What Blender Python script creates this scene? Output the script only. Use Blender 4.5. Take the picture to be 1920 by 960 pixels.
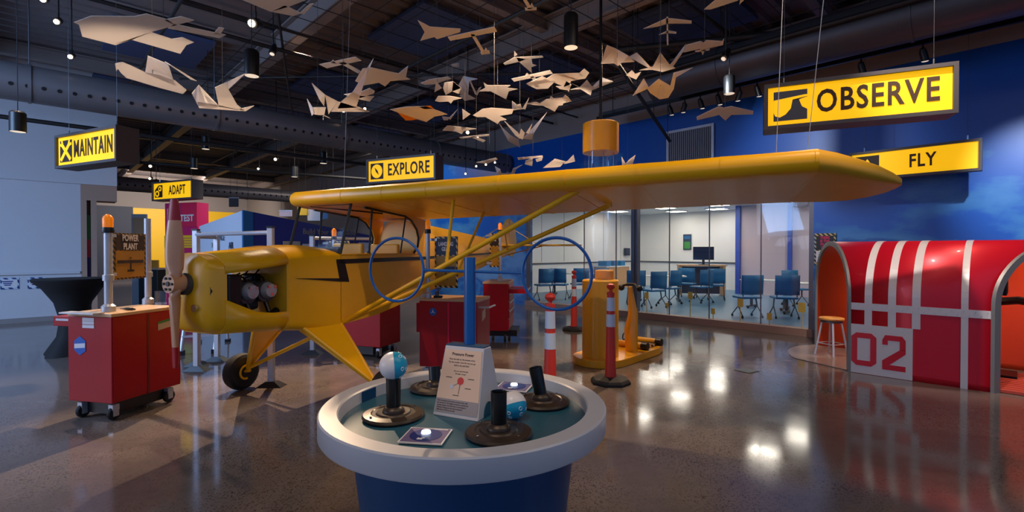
import bpy, bmesh, math, random
from mathutils import Vector, Matrix
random.seed(7)
PI = math.pi
R = math.radians
for o in list(bpy.data.objects): bpy.data.objects.remove(o)
scene = bpy.context.scene
C = scene.collection

# ------------------------------------------------------------------ camera
F, HOR, EYE = 930.0, 470.0, 1.5           # focal length in pixels of a 1920x960 frame, horizon row, eye height
cd = bpy.data.cameras.new('camera'); cam = bpy.data.objects.new('camera', cd); C.objects.link(cam)
cd.sensor_width = 36; cd.lens = F/1920*36; cd.clip_start = .05; cd.clip_end = 200
cam.location = (0, 0, EYE); cam.rotation_euler = (PI/2 - math.atan(10/F), 0, 0)
scene.camera = cam
vs = scene.view_settings
vs.view_transform = 'Standard'; vs.look = 'None'; vs.gamma = 1; vs.use_curve_mapping = False
vs.exposure = 0.0

# building grid: u runs along the big duct, v runs along the mural wall
E1 = Vector((.696, -.718, 0)); E2 = Vector((.718, .696, 0))
AZ = math.atan2(E1.y, E1.x)
def P(u, v, z=0): return Vector((E2.x*u+E1.x*v, E2.y*u+E1.y*v, z))
def W(px, py, Y): return Vector(((px-960)/F*Y, Y, EYE-(py-HOR)/F*Y))
def G(px, py, z=0):
    Y = (EYE-z)*F/(py-HOR); return Vector(((px-960)/F*Y, Y, z))

# ------------------------------------------------------------------ world and light
wd = bpy.data.worlds.new('world'); scene.world = wd; wd.use_nodes = True
bg = wd.node_tree.nodes['Background']; bg.inputs[0].default_value = (.26, .50, 1, 1); bg.inputs[1].default_value = .62
WARM = (1, .70, .45); WARM2 = (1, .60, .33); COOL = (.42, .66, 1); NEUT = (1, .86, .74)
def area(loc, size, power, col, target=None, sy=None, spread=None):
    l = bpy.data.lights.new('area_light', 'AREA'); l.energy = power; l.color = col; l.size = size
    if sy: l.shape = 'RECTANGLE'; l.size_y = sy
    if spread: l.spread = R(spread)
    o = bpy.data.objects.new('area_light', l); C.objects.link(o); o.location = loc
    d = (Vector(target)-Vector(loc)) if target else Vector((0, 0, -1))
    o.rotation_euler = d.to_track_quat('-Z', 'Y').to_euler(); return o
def spot(loc, target, power, col, ang=40, blend=.5, rad=.04):
    l = bpy.data.lights.new('spot_light', 'SPOT'); l.energy = power; l.color = col
    l.spot_size = R(ang); l.spot_blend = blend; l.shadow_soft_size = rad
    o = bpy.data.objects.new('spot_light', l); C.objects.link(o); o.location = loc
    o.rotation_euler = (Vector(target)-Vector(loc)).to_track_quat('-Z', 'Y').to_euler(); return o
# house lights above and behind the visitor
area((-1, -.2, 5.2), 5, 45, NEUT, None, 4)
area((3.5, 1.5, 5.2), 4, 70, (1, .84, .72), None, 3)
# cool daylight of the entry on the left
area((-8.4, 2.6, 3.8), 3.4, 420, (.32, .55, 1), (-8.8, 10.4, 1.6), 3)
area((-9.5, .6, 2.4), 4.2, 120, (.95, .90, 1), (-3.2, 4.6, .9), 3.4)
# warm track spots on the aircraft, the floor and the table
spot((-3.4, 3.6, 5.0), (-2.5, 4.6, 1.4), 330, WARM, 40, .6)
spot((2.4, 7.6, 5.0), (-.4, 4.9, 0), 700, WARM, 54, .5)
spot((-3.6, 8.6, 5.0), (-1.8, 4.0, 0), 1700, WARM, 44, .3, .03)
spot((2.6, 2.2, 5.1), (1.2, 3.7, 2.2), 380, WARM, 50, .7)
spot((.9, 3.4, 5.1), (.3, 4.5, 2.2), 170, WARM, 36, .7)
spot((-1.0, .7, 4.8), (-.25, 2.15, .95), 150, (1, .66, .40), 15, .5)
spot((.8, 8.4, 4.9), (1.2, 6.6, .6), 420, WARM, 44, .6)
spot((-.3, 5.3, 4.9), (.2, 9.0, .4), 420, WARM, 56, .6)
spot((3.4, 5.4, 5.0), (2.6, 4.4, 0), 330, (1, .80, .62), 60, .6)
spot((-6.5, 6.6, 5.0), (-4.6, 4.2, 0), 420, (1, .76, .58), 50, .6)
# track heads on the mural, the shelter and the classroom
spot(P(6.5, .4, 3.9), P(9.7, .15, 2.35), 700, (.85, .93, 1), 34, .9)
spot(P(6.3, -3.0, 3.9), P(9.7, -2.6, 2.9), 260, (.75, .87, 1), 60, .9)
spot((3.0, 3.6, 5.0), (4.9, 5.9, 1.3), 800, (1, .86, .76), 40, .7)
spot((5.2, 4.4, 4.4), (4.9, 6.6, .6), 160, (1, .7, .5), 60, .8)
# back of the hall
spot(P(5.2, -11.6, 4.8), P(3.6, -15.0, 1.4), 520, (1, .92, .84), 55, .8, .2)
area(P(7.6, -13.2, 4.6), 2.4, 130, (1, .88, .78), P(8, -14, 0), 2.0)
area(P(5.0, -28, 5.0), 4.0, 700, (1, .88, .78), P(5.0, -34, 1.6), 3.0)
# fill lights added under the red shelter roof to brighten its lining
area(P(8.1, -1.3, 1.50), .3, 14, (1, .75, .55), None)
area(P(8.2, .3, 1.50), .3, 10, (1, .75, .55), None)

# ------------------------------------------------------------------ materials
def lin(c):
    c = c/255.0
    return c/12.92 if c <= .04045 else ((c+.055)/1.055)**2.4
def rgb(h):
    if isinstance(h, str): h = tuple(int(h[i:i+2], 16) for i in (0, 2, 4))
    return tuple(lin(x) for x in h)+(1,)
MATS = {}
def mat(name, col, rough=.5, metal=0, emit=0, var=.0, scale=6, coat=0, bump=0, spec=.5):
    m = bpy.data.materials.new(name); m.use_nodes = True; MATS[name] = m
    nt = m.node_tree; b = nt.nodes['Principled BSDF']; c = rgb(col)
    b.inputs['Base Color'].default_value = c; b.inputs['Roughness'].default_value = rough
    b.inputs['Metallic'].default_value = metal; b.inputs['Specular IOR Level'].default_value = spec
    if coat: b.inputs['Coat Weight'].default_value = coat; b.inputs['Coat Roughness'].default_value = .08
    if emit:
        b.inputs['Emission Color'].default_value = c; b.inputs['Emission Strength'].default_value = emit
    tc = nt.nodes.new('ShaderNodeTexCoord'); n = nt.nodes.new('ShaderNodeTexNoise')
    n.inputs['Scale'].default_value = scale; n.inputs['Detail'].default_value = 4
    nt.links.new(tc.outputs['Object'], n.inputs['Vector'])
    if var:
        mx = nt.nodes.new('ShaderNodeMix'); mx.data_type = 'RGBA'
        mx.inputs['A'].default_value = tuple(x*(1-var) for x in c[:3])+(1,)
        mx.inputs['B'].default_value = tuple(min(1, x*(1+var)) for x in c[:3])+(1,)
        nt.links.new(n.outputs['Fac'], mx.inputs['Factor']); nt.links.new(mx.outputs['Result'], b.inputs['Base Color'])
    if bump:
        bp = nt.nodes.new('ShaderNodeBump'); bp.inputs['Strength'].default_value = bump; bp.inputs['Distance'].default_value = .01
        nt.links.new(n.outputs['Fac'], bp.inputs['Height']); nt.links.new(bp.outputs['Normal'], b.inputs['Normal'])
    return m
YEL = mat('aircraft_yellow_dope', (238, 176, 8), .34, var=.06, scale=3, coat=.12)
YFAB = mat('aircraft_fabric', (228, 170, 36), .42, var=.08, scale=4, bump=.05)
BLK = mat('black_paint', (14, 13, 13), .4)
BLKM = mat('black_metal', (20, 20, 22), .35, .6)
RUB = mat('black_rubber', (22, 22, 23), .7, var=.2)
RED = mat('tool_cart_red', (164, 6, 22), .42, coat=.05, var=.05, spec=.35)
REDB = mat('tool_chest_bright_red', (200, 24, 30), .35, coat=.4)
ALU = mat('brushed_aluminium', (186, 190, 198), .4, .5, var=.08, scale=30)
STEEL = mat('dark_steel', (84, 84, 88), .4, .5)
CHROME = mat('chrome', (205, 205, 210), .12, 1)
WOODP = mat('propeller_wood', (216, 158, 116), .32, var=.12, scale=9, coat=.4)
PROPRED = mat('propeller_tip_red', (168, 12, 22), .35)
WOODT = mat('maple_worktop', (206, 168, 128), .45, var=.08)
WHITE = mat('white_paint', (214, 212, 212), .5)
PAPER = mat('white_paper', (238, 234, 232), .75, var=.03)
PAPERO = mat('orange_paper', (240, 160, 20), .7)
RIMW = mat('table_rim_laminate', (206, 206, 210), .32, var=.02)
NAVY = mat('table_base_navy', (4, 70, 116), .38, var=.05)
BOWL = mat('table_bowl_teal', (40, 92, 116), .3, var=.08, scale=2)
BLUEP = mat('blue_powder_coat', (8, 92, 170), .28, coat=.4)
BRONZE = mat('dark_bronze_plastic', (58, 48, 42), .38, .3, coat=.05)
BALLW = mat('ball_white', (232, 230, 230), .3)
BALLB = mat('ball_blue', (26, 160, 200), .3)
SIGNY = mat('lit_sign_yellow', (255, 192, 0), .6, emit=.72)
SIGNK = mat('sign_dark_lettering', (66, 40, 14), .6)
SIGNB = mat('sign_box_grey', (82, 76, 76), .5, .3)
BROWN = mat('dark_brown_print', (52, 36, 20), .6)
OCHRE = mat('ochre_print', (168, 120, 18), .55)
CREAM = mat('cream_print', (196, 180, 158), .6)
AMBER = mat('amber_beacon', (240, 128, 8), .25, emit=.35)
ORNG = mat('delineator_orange_red', (214, 58, 44), .42, var=.06)
REFL = mat('reflective_white_band', (206, 220, 236), .4)
PEDY = mat('pedestal_yellow', (232, 164, 16), .35, coat=.2, var=.04)
SHR = mat('shelter_red_laminate', (206, 18, 40), .36, .25, coat=.1)
SHG = mat('shelter_grey_trim', (128, 124, 122), .45, .4)
SHW = mat('shelter_white_stripe', (214, 206, 206), .35, .1)
SHO = mat('shelter_orange_inside', (226, 66, 14), .5)
STOOLW = mat('stool_seat_wood', (200, 146, 74), .45)
TAN = mat('tan_column_paint', (168, 138, 118), .6)
WALLW = mat('white_wall_paint', (196, 196, 200), .65, var=.02)
CLASSW = mat('classroom_white_wall', (232, 230, 226), .6, var=.02)
WALLG = mat('grey_wall_paint', (140, 132, 130), .7, var=.03)
DKNAVY = mat('dark_navy_panel', (44, 52, 74), .6)
WALLY = mat('yellow_wall_panel', (240, 190, 10), .5)
MAG = mat('magenta_panel', (200, 14, 92), .5)
CRIM = mat('crimson_panel', (220, 20, 70), .5)
DUCT = mat('duct_grey_metal', (112, 108, 110), .42, .35, var=.06)
HOLE = mat('duct_hole_black', (6, 6, 7), .9)
DECK = mat('ceiling_deck_dark', (112, 104, 106), .6, .2, var=.1)
BEAM = mat('ceiling_beam_paint', (128, 116, 112), .6, var=.06)
DKPIPE = mat('ceiling_pipe_black', (24, 23, 24), .6)
BOOTHW = mat('booth_pale_panel', (212, 220, 232), .5)
BOOTHB = mat('booth_blue_panel', (44, 52, 132), .5, var=.15, scale=1)
BOOTHT = mat('booth_teal_panel', (30, 100, 150), .5)
CLOTH = mat('black_stretch_cloth', (8, 9, 12), .8)
BULB = mat('lit_lamp_lens', (255, 226, 190), .4, emit=14)
BULBD = mat('dim_lamp_lens', (255, 236, 210), .3, emit=.7)
DUCTD = mat('dark_duct_metal', (74, 74, 82), .45, .35, var=.06)
PANEL = mat('lit_ceiling_panel', (255, 242, 222), .5, emit=20)
CHAIRB = mat('classroom_chair_blue', (30, 110, 160), .5)
TABW = mat('classroom_table_white', (220, 220, 216), .4)
WOODD = mat('lectern_wood', (196, 150, 104), .5, var=.08)
SCREEN = mat('monitor_screen', (30, 50, 84), .2)
CARPET = mat('classroom_floor', (86, 128, 158), .35, var=.06)
PINKW = mat('classroom_pink_wall', (206, 190, 202), .6)
PUR = mat('mullion_grey', (104, 98, 104), .4, .4)
BLUMUL = mat('mullion_blue', (60, 90, 190), .4)
SILL = mat('window_sill_tan', (156, 122, 106), .5)
DECAL = mat('yellow_glass_decal', (216, 178, 70), .5)
PADM = mat('shelter_floor_pad', (150, 134, 128), .2, var=.06)
GRILLE = mat('vent_grille_grey', (120, 118, 124), .5, .3)
PRINTB = mat('blue_card_print', (22, 52, 130), .35)
PRINTP = mat('violet_card_print', (112, 104, 150), .35)
PRINTW = mat('white_card_print', (232, 234, 240), .4)
BTN = mat('lit_button', (225, 240, 255), .3, emit=2.5)
PEACH = mat('sign_card_peach', (246, 210, 178), .5)
PGREY = mat('sign_card_grey', (168, 158, 156), .5)
INK = mat('sign_ink', (84, 62, 58), .7)
PINK = mat('diagram_red', (226, 72, 60), .5)
TXTW = mat('pale_lettering', (226, 220, 214), .6)
TXTG = mat('grey_lettering', (150, 138, 124), .6)
TXTM = mat('red_lettering', (230, 40, 90), .6)
GREEN = mat('green_print', (60, 140, 70), .6)
STKB = mat('blue_sticker', (24, 90, 178), .4)
STKW = mat('white_sticker', (220, 218, 224), .5)

def glass(name, tint, gl=.08, rough=.0):
    m = bpy.data.materials.new(name); m.use_nodes = True; nt = m.node_tree; nt.nodes.clear()
    o = nt.nodes.new('ShaderNodeOutputMaterial'); t = nt.nodes.new('ShaderNodeBsdfTransparent'); g = nt.nodes.new('ShaderNodeBsdfGlossy')
    t.inputs[0].default_value = tint+(1,); g.inputs['Roughness'].default_value = rough
    x = nt.nodes.new('ShaderNodeMixShader'); x.inputs[0].default_value = gl
    nt.links.new(t.outputs[0], x.inputs[1]); nt.links.new(g.outputs[0], x.inputs[2]); nt.links.new(x.outputs[0], o.inputs[0])
    return m
GLASS = glass('partition_glass', (.94, .96, .98), .025, .02)
TUBEG = glass('clear_acrylic', (.96, .97, .99), .06, .04)
CABG = glass('windshield_acrylic', (.98, .98, .98), .006, .05)

def floor_mat():
    m = bpy.data.materials.new('polished_concrete'); m.use_nodes = True; nt = m.node_tree; b = nt.nodes['Principled BSDF']
    tc = nt.nodes.new('ShaderNodeTexCoord')
    def noise(sc, det=5, ro=.6):
        n = nt.nodes.new('ShaderNodeTexNoise'); n.inputs['Scale'].default_value = sc; n.inputs['Detail'].default_value = det; n.inputs['Roughness'].default_value = ro
        nt.links.new(tc.outputs['Object'], n.inputs['Vector']); return n
    def ramp(src, stops):
        r = nt.nodes.new('ShaderNodeValToRGB'); e = r.color_ramp.elements
        e[0].position, e[0].color = stops[0]; e[1].position, e[1].color = stops[-1]
        for p, c in stops[1:-1]:
            k = e.new(p); k.color = c
        nt.links.new(src, r.inputs[0]); return r
    def mix(a, bb, f, mode='MIX'):
        x = nt.nodes.new('ShaderNodeMix'); x.data_type = 'RGBA'; x.blend_type = mode
        for s, v in (('A', a), ('B', bb), ('Factor', f)):
            if hasattr(v, 'links'): nt.links.new(v, x.inputs[s])
            else: x.inputs[s].default_value = v
        return x.outputs['Result']
    big = ramp(noise(.45).outputs['Fac'], [(.3, rgb((100, 92, 88))), (.7, rgb((136, 122, 113)))])
    mid = noise(7)
    vor = nt.nodes.new('ShaderNodeTexVoronoi'); vor.inputs['Scale'].default_value = 120; nt.links.new(tc.outputs['Object'], vor.inputs['Vector'])
    sp = ramp(vor.outputs['Color'], [(.0, (.30, .30, .30, 1)), (.24, (.45, .45, .45, 1)), (.32, (1, 1, 1, 1)), (1, (1.0, 1, 1, 1))])
    dist = ramp(noise(.9, 3).outputs['Fac'], [(.38, (0, 0, 0, 1)), (.58, (1, 1, 1, 1))])
    c1 = mix(big.outputs[0], ramp(mid.outputs['Fac'], [(.3, (.8, .8, .8, 1)), (.7, (1, 1, 1, 1))]).outputs[0], .8, 'MULTIPLY')
    c2 = mix(c1, mix(c1, sp.outputs[0], 1.0, 'MULTIPLY'), dist.outputs[0])
    nt.links.new(c2, b.inputs['Base Color'])
    rr = ramp(noise(2.2).outputs['Fac'], [(.3, (.07, .07, .07, 1)), (.75, (.16, .16, .16, 1))])
    nt.links.new(rr.outputs[0], b.inputs['Roughness']); b.inputs['Specular IOR Level'].default_value = .42
    return m
FLOOR = floor_mat()

def mural_mat():
    m = bpy.data.materials.new('blue_sky_mural_print'); m.use_nodes = True; nt = m.node_tree; b = nt.nodes['Principled BSDF']
    tc = nt.nodes.new('ShaderNodeTexCoord'); n = nt.nodes.new('ShaderNodeTexNoise'); n.inputs['Scale'].default_value = .55; n.inputs['Detail'].default_value = 6
    mp = nt.nodes.new('ShaderNodeMapping'); mp.inputs['Scale'].default_value = (1, 1, 1.8); mp.inputs['Location'].default_value = (2.2, 0, 1.1)
    nt.links.new(tc.outputs['Object'], mp.inputs[0]); nt.links.new(mp.outputs[0], n.inputs['Vector'])
    sx = nt.nodes.new('ShaderNodeSeparateXYZ'); nt.links.new(tc.outputs['Object'], sx.inputs[0])
    # clouds are printed in the lower part of the mural only
    mr = nt.nodes.new('ShaderNodeMapRange'); mr.inputs['From Min'].default_value = 3.1; mr.inputs['From Max'].default_value = 1.2
    nt.links.new(sx.outputs['Z'], mr.inputs['Value'])
    ad = nt.nodes.new('ShaderNodeMath'); ad.operation = 'MULTIPLY_ADD'; ad.inputs[1].default_value = .30
    nt.links.new(mr.outputs[0], ad.inputs[0]); nt.links.new(n.outputs['Fac'], ad.inputs[2])
    r = nt.nodes.new('ShaderNodeValToRGB'); e = r.color_ramp.elements
    e[0].position = .0; e[0].color = rgb((4, 62, 160)); e[1].position = 1; e[1].color = rgb((122, 164, 206))
    for p, c in ((.62, (2, 84, 176)), (.66, (44, 112, 180)), (.72, (64, 128, 188)), (.76, (26, 84, 160)), (.84, (96, 146, 198))):
        k = e.new(p); k.color = rgb(c)
    nt.links.new(ad.outputs[0], r.inputs[0]); nt.links.new(r.outputs[0], b.inputs['Base Color']); b.inputs['Roughness'].default_value = .38
    return m
MURAL = mural_mat()

def hazard_mat(name, a, c, sc):
    m = bpy.data.materials.new(name); m.use_nodes = True; nt = m.node_tree; b = nt.nodes['Principled BSDF']
    tc = nt.nodes.new('ShaderNodeTexCoord'); sx = nt.nodes.new('ShaderNodeSeparateXYZ'); nt.links.new(tc.outputs['Object'], sx.inputs[0])
    ad = nt.nodes.new('ShaderNodeMath'); nt.links.new(sx.outputs['X'], ad.inputs[0]); nt.links.new(sx.outputs['Z'], ad.inputs[1])
    mu = nt.nodes.new('ShaderNodeMath'); mu.operation = 'MULTIPLY'; mu.inputs[1].default_value = sc; nt.links.new(ad.outputs[0], mu.inputs[0])
    fr = nt.nodes.new('ShaderNodeMath'); fr.operation = 'FRACT'; nt.links.new(mu.outputs[0], fr.inputs[0])
    gt = nt.nodes.new('ShaderNodeMath'); gt.operation = 'GREATER_THAN'; gt.inputs[1].default_value = .5; nt.links.new(fr.outputs[0], gt.inputs[0])
    mx = nt.nodes.new('ShaderNodeMix'); mx.data_type = 'RGBA'; mx.inputs['A'].default_value = rgb(a); mx.inputs['B'].default_value = rgb(c)
    nt.links.new(gt.outputs[0], mx.inputs['Factor']); nt.links.new(mx.outputs['Result'], b.inputs['Base Color']); b.inputs['Roughness'].default_value = .5
    return m
HAZ = hazard_mat('hazard_stripe', (40, 28, 16), (150, 108, 22), 20)
HAZC = hazard_mat('hazard_stripe_cream', (24, 20, 18), (214, 178, 110), 14)
HAZB = hazard_mat('hazard_stripe_blue', (16, 50, 110), (190, 206, 226), 8)

def translucent(name, col, f):
    m = bpy.data.materials.new(name); m.use_nodes = True; nt = m.node_tree; b = nt.nodes['Principled BSDF']; o = nt.nodes['Material Output']
    b.inputs['Base Color'].default_value = rgb(col); b.inputs['Roughness'].default_value = .8
    t = nt.nodes.new('ShaderNodeBsdfTranslucent'); t.inputs[0].default_value = rgb(col); x = nt.nodes.new('ShaderNodeMixShader'); x.inputs[0].default_value = f
    nt.links.new(b.outputs[0], x.inputs[1]); nt.links.new(t.outputs[0], x.inputs[2]); nt.links.new(x.outputs[0], o.inputs[0]); return m
SHEET = translucent('folded_white_sheet', (240, 238, 238), .5)
SHEETO = translucent('orange_lit_sheet', (244, 166, 24), .5)  # orange light on a white paper underside, put into the sheet colour
# ------------------------------------------------------------------ mesh helpers
class MB:
    def __init__(s): s.v = []; s.f = []
    def add(s, vs, fs):
        o = len(s.v); s.v += [tuple(v) for v in vs]; s.f += [tuple(i+o for i in f) for f in fs]; return s
    def box(s, c, size, rz=0, M=None):
        x, y, z = (k/2 for k in size); vs = []
        for i in (-1, 1):
            for j in (-1, 1):
                for k in (-1, 1): vs.append(Vector((i*x, j*y, k*z)))
        m = Matrix.Rotation(rz, 3, 'Z') if M is None else M
        vs = [m @ v+Vector(c) for v in vs]
        return s.add(vs, [(0, 1, 3, 2), (4, 6, 7, 5), (0, 4, 5, 1), (2, 3, 7, 6), (0, 2, 6, 4), (1, 5, 7, 3)])
    def cyl(s, p0, p1, r0, r1=None, n=12, caps=True):
        r1 = r0 if r1 is None else r1; p0 = Vector(p0); p1 = Vector(p1); d = (p1-p0).normalized()
        a = d.orthogonal().normalized(); b = d.cross(a); vs = []
        for p, r in ((p0, r0), (p1, r1)):
            for i in range(n):
                t = 2*PI*i/n; vs.append(p+(a*math.cos(t)+b*math.sin(t))*r)
        fs = [(i, (i+1) % n, n+(i+1) % n, n+i) for i in range(n)]
        if caps: fs += [tuple(range(n))[::-1], tuple(range(n, 2*n))]
        return s.add(vs, fs)
    def tube(s, pts, r, n=8, closed=False):
        pts = [Vector(p) for p in pts]; N = len(pts); rings = []; prev = None
        for i in range(N):
            if closed: d = (pts[(i+1) % N]-pts[i-1])
            else: d = pts[min(i+1, N-1)]-pts[max(i-1, 0)]
            d.normalize()
            a = (prev-d*prev.dot(d)) if prev is not None else d.orthogonal()
            a.normalize(); prev = a; b = d.cross(a); rr = r[i] if isinstance(r, (list, tuple)) else r
            rings.append([pts[i]+(a*math.cos(2*PI*k/n)+b*math.sin(2*PI*k/n))*rr for k in range(n)])
        return s.loft(rings, closed, True)
    def loft(s, rings, closed=False, caps=True, openring=False):
        n = len(rings[0]); N = len(rings); vs = [p for r in rings for p in r]; fs = []
        for i in range(N if closed else N-1):
            j = (i+1) % N
            for k in range(n-1 if openring else n):
                fs.append((i*n+k, i*n+(k+1) % n, j*n+(k+1) % n, j*n+k))
        if caps and not closed and not openring: fs += [tuple(range(n))[::-1], tuple(range((N-1)*n, N*n))]
        return s.add(vs, fs)
    def lathe(s, prof, n=24, c=(0, 0, 0), M=None):
        rings = []
        for r, z in prof:
            ring = []
            for k in range(n):
                p = Vector((r*math.cos(2*PI*k/n), r*math.sin(2*PI*k/n), z)); ring.append((M @ p if M else p)+Vector(c))
            rings.append(ring)
        return s.loft(rings, False, True)
    def sphere(s, c, r, n=16, m=10, sc=(1, 1, 1)):
        c = Vector(c); rings = []
        for i in range(m+1):
            t = -PI/2+PI*i/m; rr = max(math.cos(t), .002)*r
            rings.append([c+Vector((rr*math.cos(2*PI*k/n)*sc[0], rr*math.sin(2*PI*k/n)*sc[1], r*math.sin(t)*sc[2])) for k in range(n)])
        return s.loft(rings)
    def prism(s, poly, M, th):                       # poly in local xy, extruded th along local z
        n = len(poly); vs = [M @ Vector((x, y, 0)) for x, y in poly]+[M @ Vector((x, y, th)) for x, y in poly]
        return s.add(vs, [tuple(range(n))[::-1], tuple(range(n, 2*n))]+[(i, (i+1) % n, n+(i+1) % n, n+i) for i in range(n)])
    def build(s, name, m, parent=None, smooth=False, bevel=0, solid=0, loc=None):
        me = bpy.data.meshes.new(name); me.from_pydata(s.v, [], s.f); me.validate()
        bm = bmesh.new(); bm.from_mesh(me); bmesh.ops.recalc_face_normals(bm, faces=bm.faces)
        bm.to_mesh(me); bm.free(); me.materials.append(m)
        if smooth:
            me.polygons.foreach_set('use_smooth', [True]*len(me.polygons)); me.set_sharp_from_angle(angle=R(38))
        o = bpy.data.objects.new(name, me); C.objects.link(o)
        if parent is not None: o.parent = parent
        if loc is not None: o.location = loc
        if bevel:
            b = o.modifiers.new('bevel', 'BEVEL'); b.width = bevel; b.segments = 2; b.limit_method = 'ANGLE'
        if solid:
            k = o.modifiers.new('solid', 'SOLIDIFY'); k.thickness = solid; k.offset = 0
        return o
def tag(o, label, cat, group=None):
    o['label'] = label; o['category'] = cat
    if group: o['group'] = group
    return o
def thing(name, label, cat, loc=(0, 0, 0), rz=0, group=None):
    o = bpy.data.objects.new(name, None); C.objects.link(o); o.location = loc; o.rotation_euler = (0, 0, rz); o.empty_display_size = .1
    return tag(o, label, cat, group)
def struct(o): o['kind'] = 'structure'; return o
def frame_mat(origin, x, y):                          # local xy plane spanned by x and y
    x = Vector(x).normalized(); y = Vector(y).normalized(); z = x.cross(y)
    return Matrix(((x.x, y.x, z.x, origin[0]), (x.y, y.y, z.y, origin[1]), (x.z, y.z, z.z, origin[2]), (0, 0, 0, 1)))
def text(body, size, m, parent, M, sx=1.0, bold=0.0, align='CENTER', name='lettering', depth=.002, spacing=1.0, width=None):
    cu = bpy.data.curves.new('txt', 'FONT'); cu.body = body; cu.size = size; cu.align_x = align; cu.align_y = 'CENTER'
    cu.offset = bold; cu.extrude = depth; cu.resolution_u = 3; cu.space_character = spacing
    to = bpy.data.objects.new('txt', cu); C.objects.link(to)
    me = bpy.data.meshes.new_from_object(to.evaluated_get(bpy.context.evaluated_depsgraph_get()))
    bpy.data.objects.remove(to); bpy.data.curves.remove(cu)
    if width:
        xs = [v.co.x for v in me.vertices]; sx = width/(max(xs)-min(xs)); me.transform(Matrix.Translation((-(max(xs)+min(xs))/2, 0, 0)))
    me.transform(M @ Matrix.Diagonal((sx, 1, 1, 1))); me.materials.clear(); me.materials.append(m); me.name = name
    o = bpy.data.objects.new(name, me); C.objects.link(o); o.parent = parent; return o
def dup(root, loc, rz, label=None):
    r = root.copy(); C.objects.link(r); r.location = loc; r.rotation_euler = (0, 0, rz)
    if label: r['label'] = label
    for ch in list(root.children):
        c = ch.copy(); C.objects.link(c); c.parent = r
        for g in list(ch.children):
            d = g.copy(); C.objects.link(d); d.parent = c
    return r
XF = ((1, 0, 0), (0, 0, 1))          # a panel facing local -y: x right, z up
def FM(x, y, z): return frame_mat((x, y, z), *XF)

# ------------------------------------------------------------------ the setting (grid frame: local x = v, local y = u)
def grid(mb, name, m, parent=None, smooth=False):
    o = mb.build(name, m, parent, smooth)
    if parent is None: o.rotation_euler = (0, 0, AZ); struct(o)
    return o
def gb(v0, v1, u0, u1, z0, z1): return MB().box(((v0+v1)/2, (u0+u1)/2, (z0+z1)/2), (v1-v0, u1-u0, z1-z0))
UW = 9.75                                    # the mural wall
VL, VB = -14.5, -34.0                        # the left wall and the far wall
def vpx(px, u):                              # v where a sight line through column px meets the plane u
    k = (px-960)/F; return (k*E2.y*u-E2.x*u)/(E1.x-k*E1.y)
def upx(px, v):
    k = (px-960)/F; return (k*E1.y*v-E1.x*v)/(E2.x-k*E2.y)
fl = struct(MB().box((-6, 14, -.06), (70, 60, .12)).build('floor', FLOOR))
grid(gb(-12.1, -.4, UW+.1, 19.1, .002, .012), 'floor_classroom', CARPET)
MB().box((2.93, 6.18, .003), (.20, .2, .008), R(30)).build('floor_box_cover', STEEL, fl)

# ceiling deck with its ribs running along u, beams along v
ZC = 5.5
prof = []; v = -36.0
while v < 9:
    prof += [(v, ZC), (v+.16, ZC), (v+.20, ZC-.07), (v+.28, ZC-.07)]; v += .32
mb = MB(); mb.loft([[Vector((a, -9, z)) for a, z in prof], [Vector((a, 20, z)) for a, z in prof]], openring=True)
ceil = grid(mb, 'ceiling', DECK)
def ibeam(mb, a, b, h=.34, w=.2, t=.03):
    a = Vector(a); b = Vector(b); d = (b-a); L = d.length; d.normalize(); s = Vector((0, 0, 1)).cross(d).normalized(); up = Vector((0, 0, 1))
    M = Matrix((d, s, up)).transposed(); c = (a+b)/2
    mb.box(c+up*(h/2), (L, w, t), M=M); mb.box(c-up*(h/2), (L, w, t), M=M); mb.box(c, (L, t, h), M=M)
for u in (-1.0, 3.2, 6.2, 9.4):
    mb = MB(); ibeam(mb, (-35, u, ZC-.32), (8, u, ZC-.32)); mb.build('beam', BEAM, ceil)
for k, v in enumerate((-32, -28, -24, -20, -16.6, -13.2, -9.4, -5.6, -2.2, 1.4)):
    mb = MB(); ibeam(mb, (v, -8, ZC-.22), (v, UW, ZC-.22), .24, .14); mb.build('joist', BEAM, ceil)
for v in (-15.0, -11.4, -7.4, -4.0):
    for u0 in (-2.0, 1.0, 4.4, 7.2):
        gb(v-.9, v+.9, u0, u0+1.5, ZC-.16, ZC-.10).build('acoustic_panel', MATS.get('ceiling_panel_blue') or mat('ceiling_panel_blue', (62, 78, 118), .7), ceil)
for a, b, r in (((-13, -4, 4.55), (-13, 9.6, 4.55), .035), ((-8.4, -4, 4.75), (-8.4, 9.6, 4.75), .03), ((-7.6, -4, 4.75), (-7.6, 9.6, 4.75), .02),
                ((-20, 4.6, 4.6), (4, 4.6, 4.6), .03), ((-20, 1.4, 4.7), (4, 1.4, 4.7), .025), ((-16, 7.6, 4.5), (0, 7.6, 4.5), .035),
                ((-3.2, -2, 4.85), (-3.2, 9.6, 4.85), .03), ((-12, 2.2, 5.0), (-4, 8.6, 4.7), .02), ((-14, 5.2, 5.0), (-6, 2.0, 4.7), .02)):
    MB().cyl(a, b, r, n=8).build('conduit', DKPIPE, ceil, True)
for i in range(26):                                     # thin grid wires below the deck
    v = -13+i*.5
    MB().cyl((v, 2.5, 4.95), (v, 9.6, 4.95), .006, n=4).build('grid_wire', DKPIPE, ceil)
for i in range(14):
    u = 2.6+i*.5
    MB().cyl((-13, u, 4.96), (0, u, 4.96), .006, n=4).build('grid_wire', DKPIPE, ceil)

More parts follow.
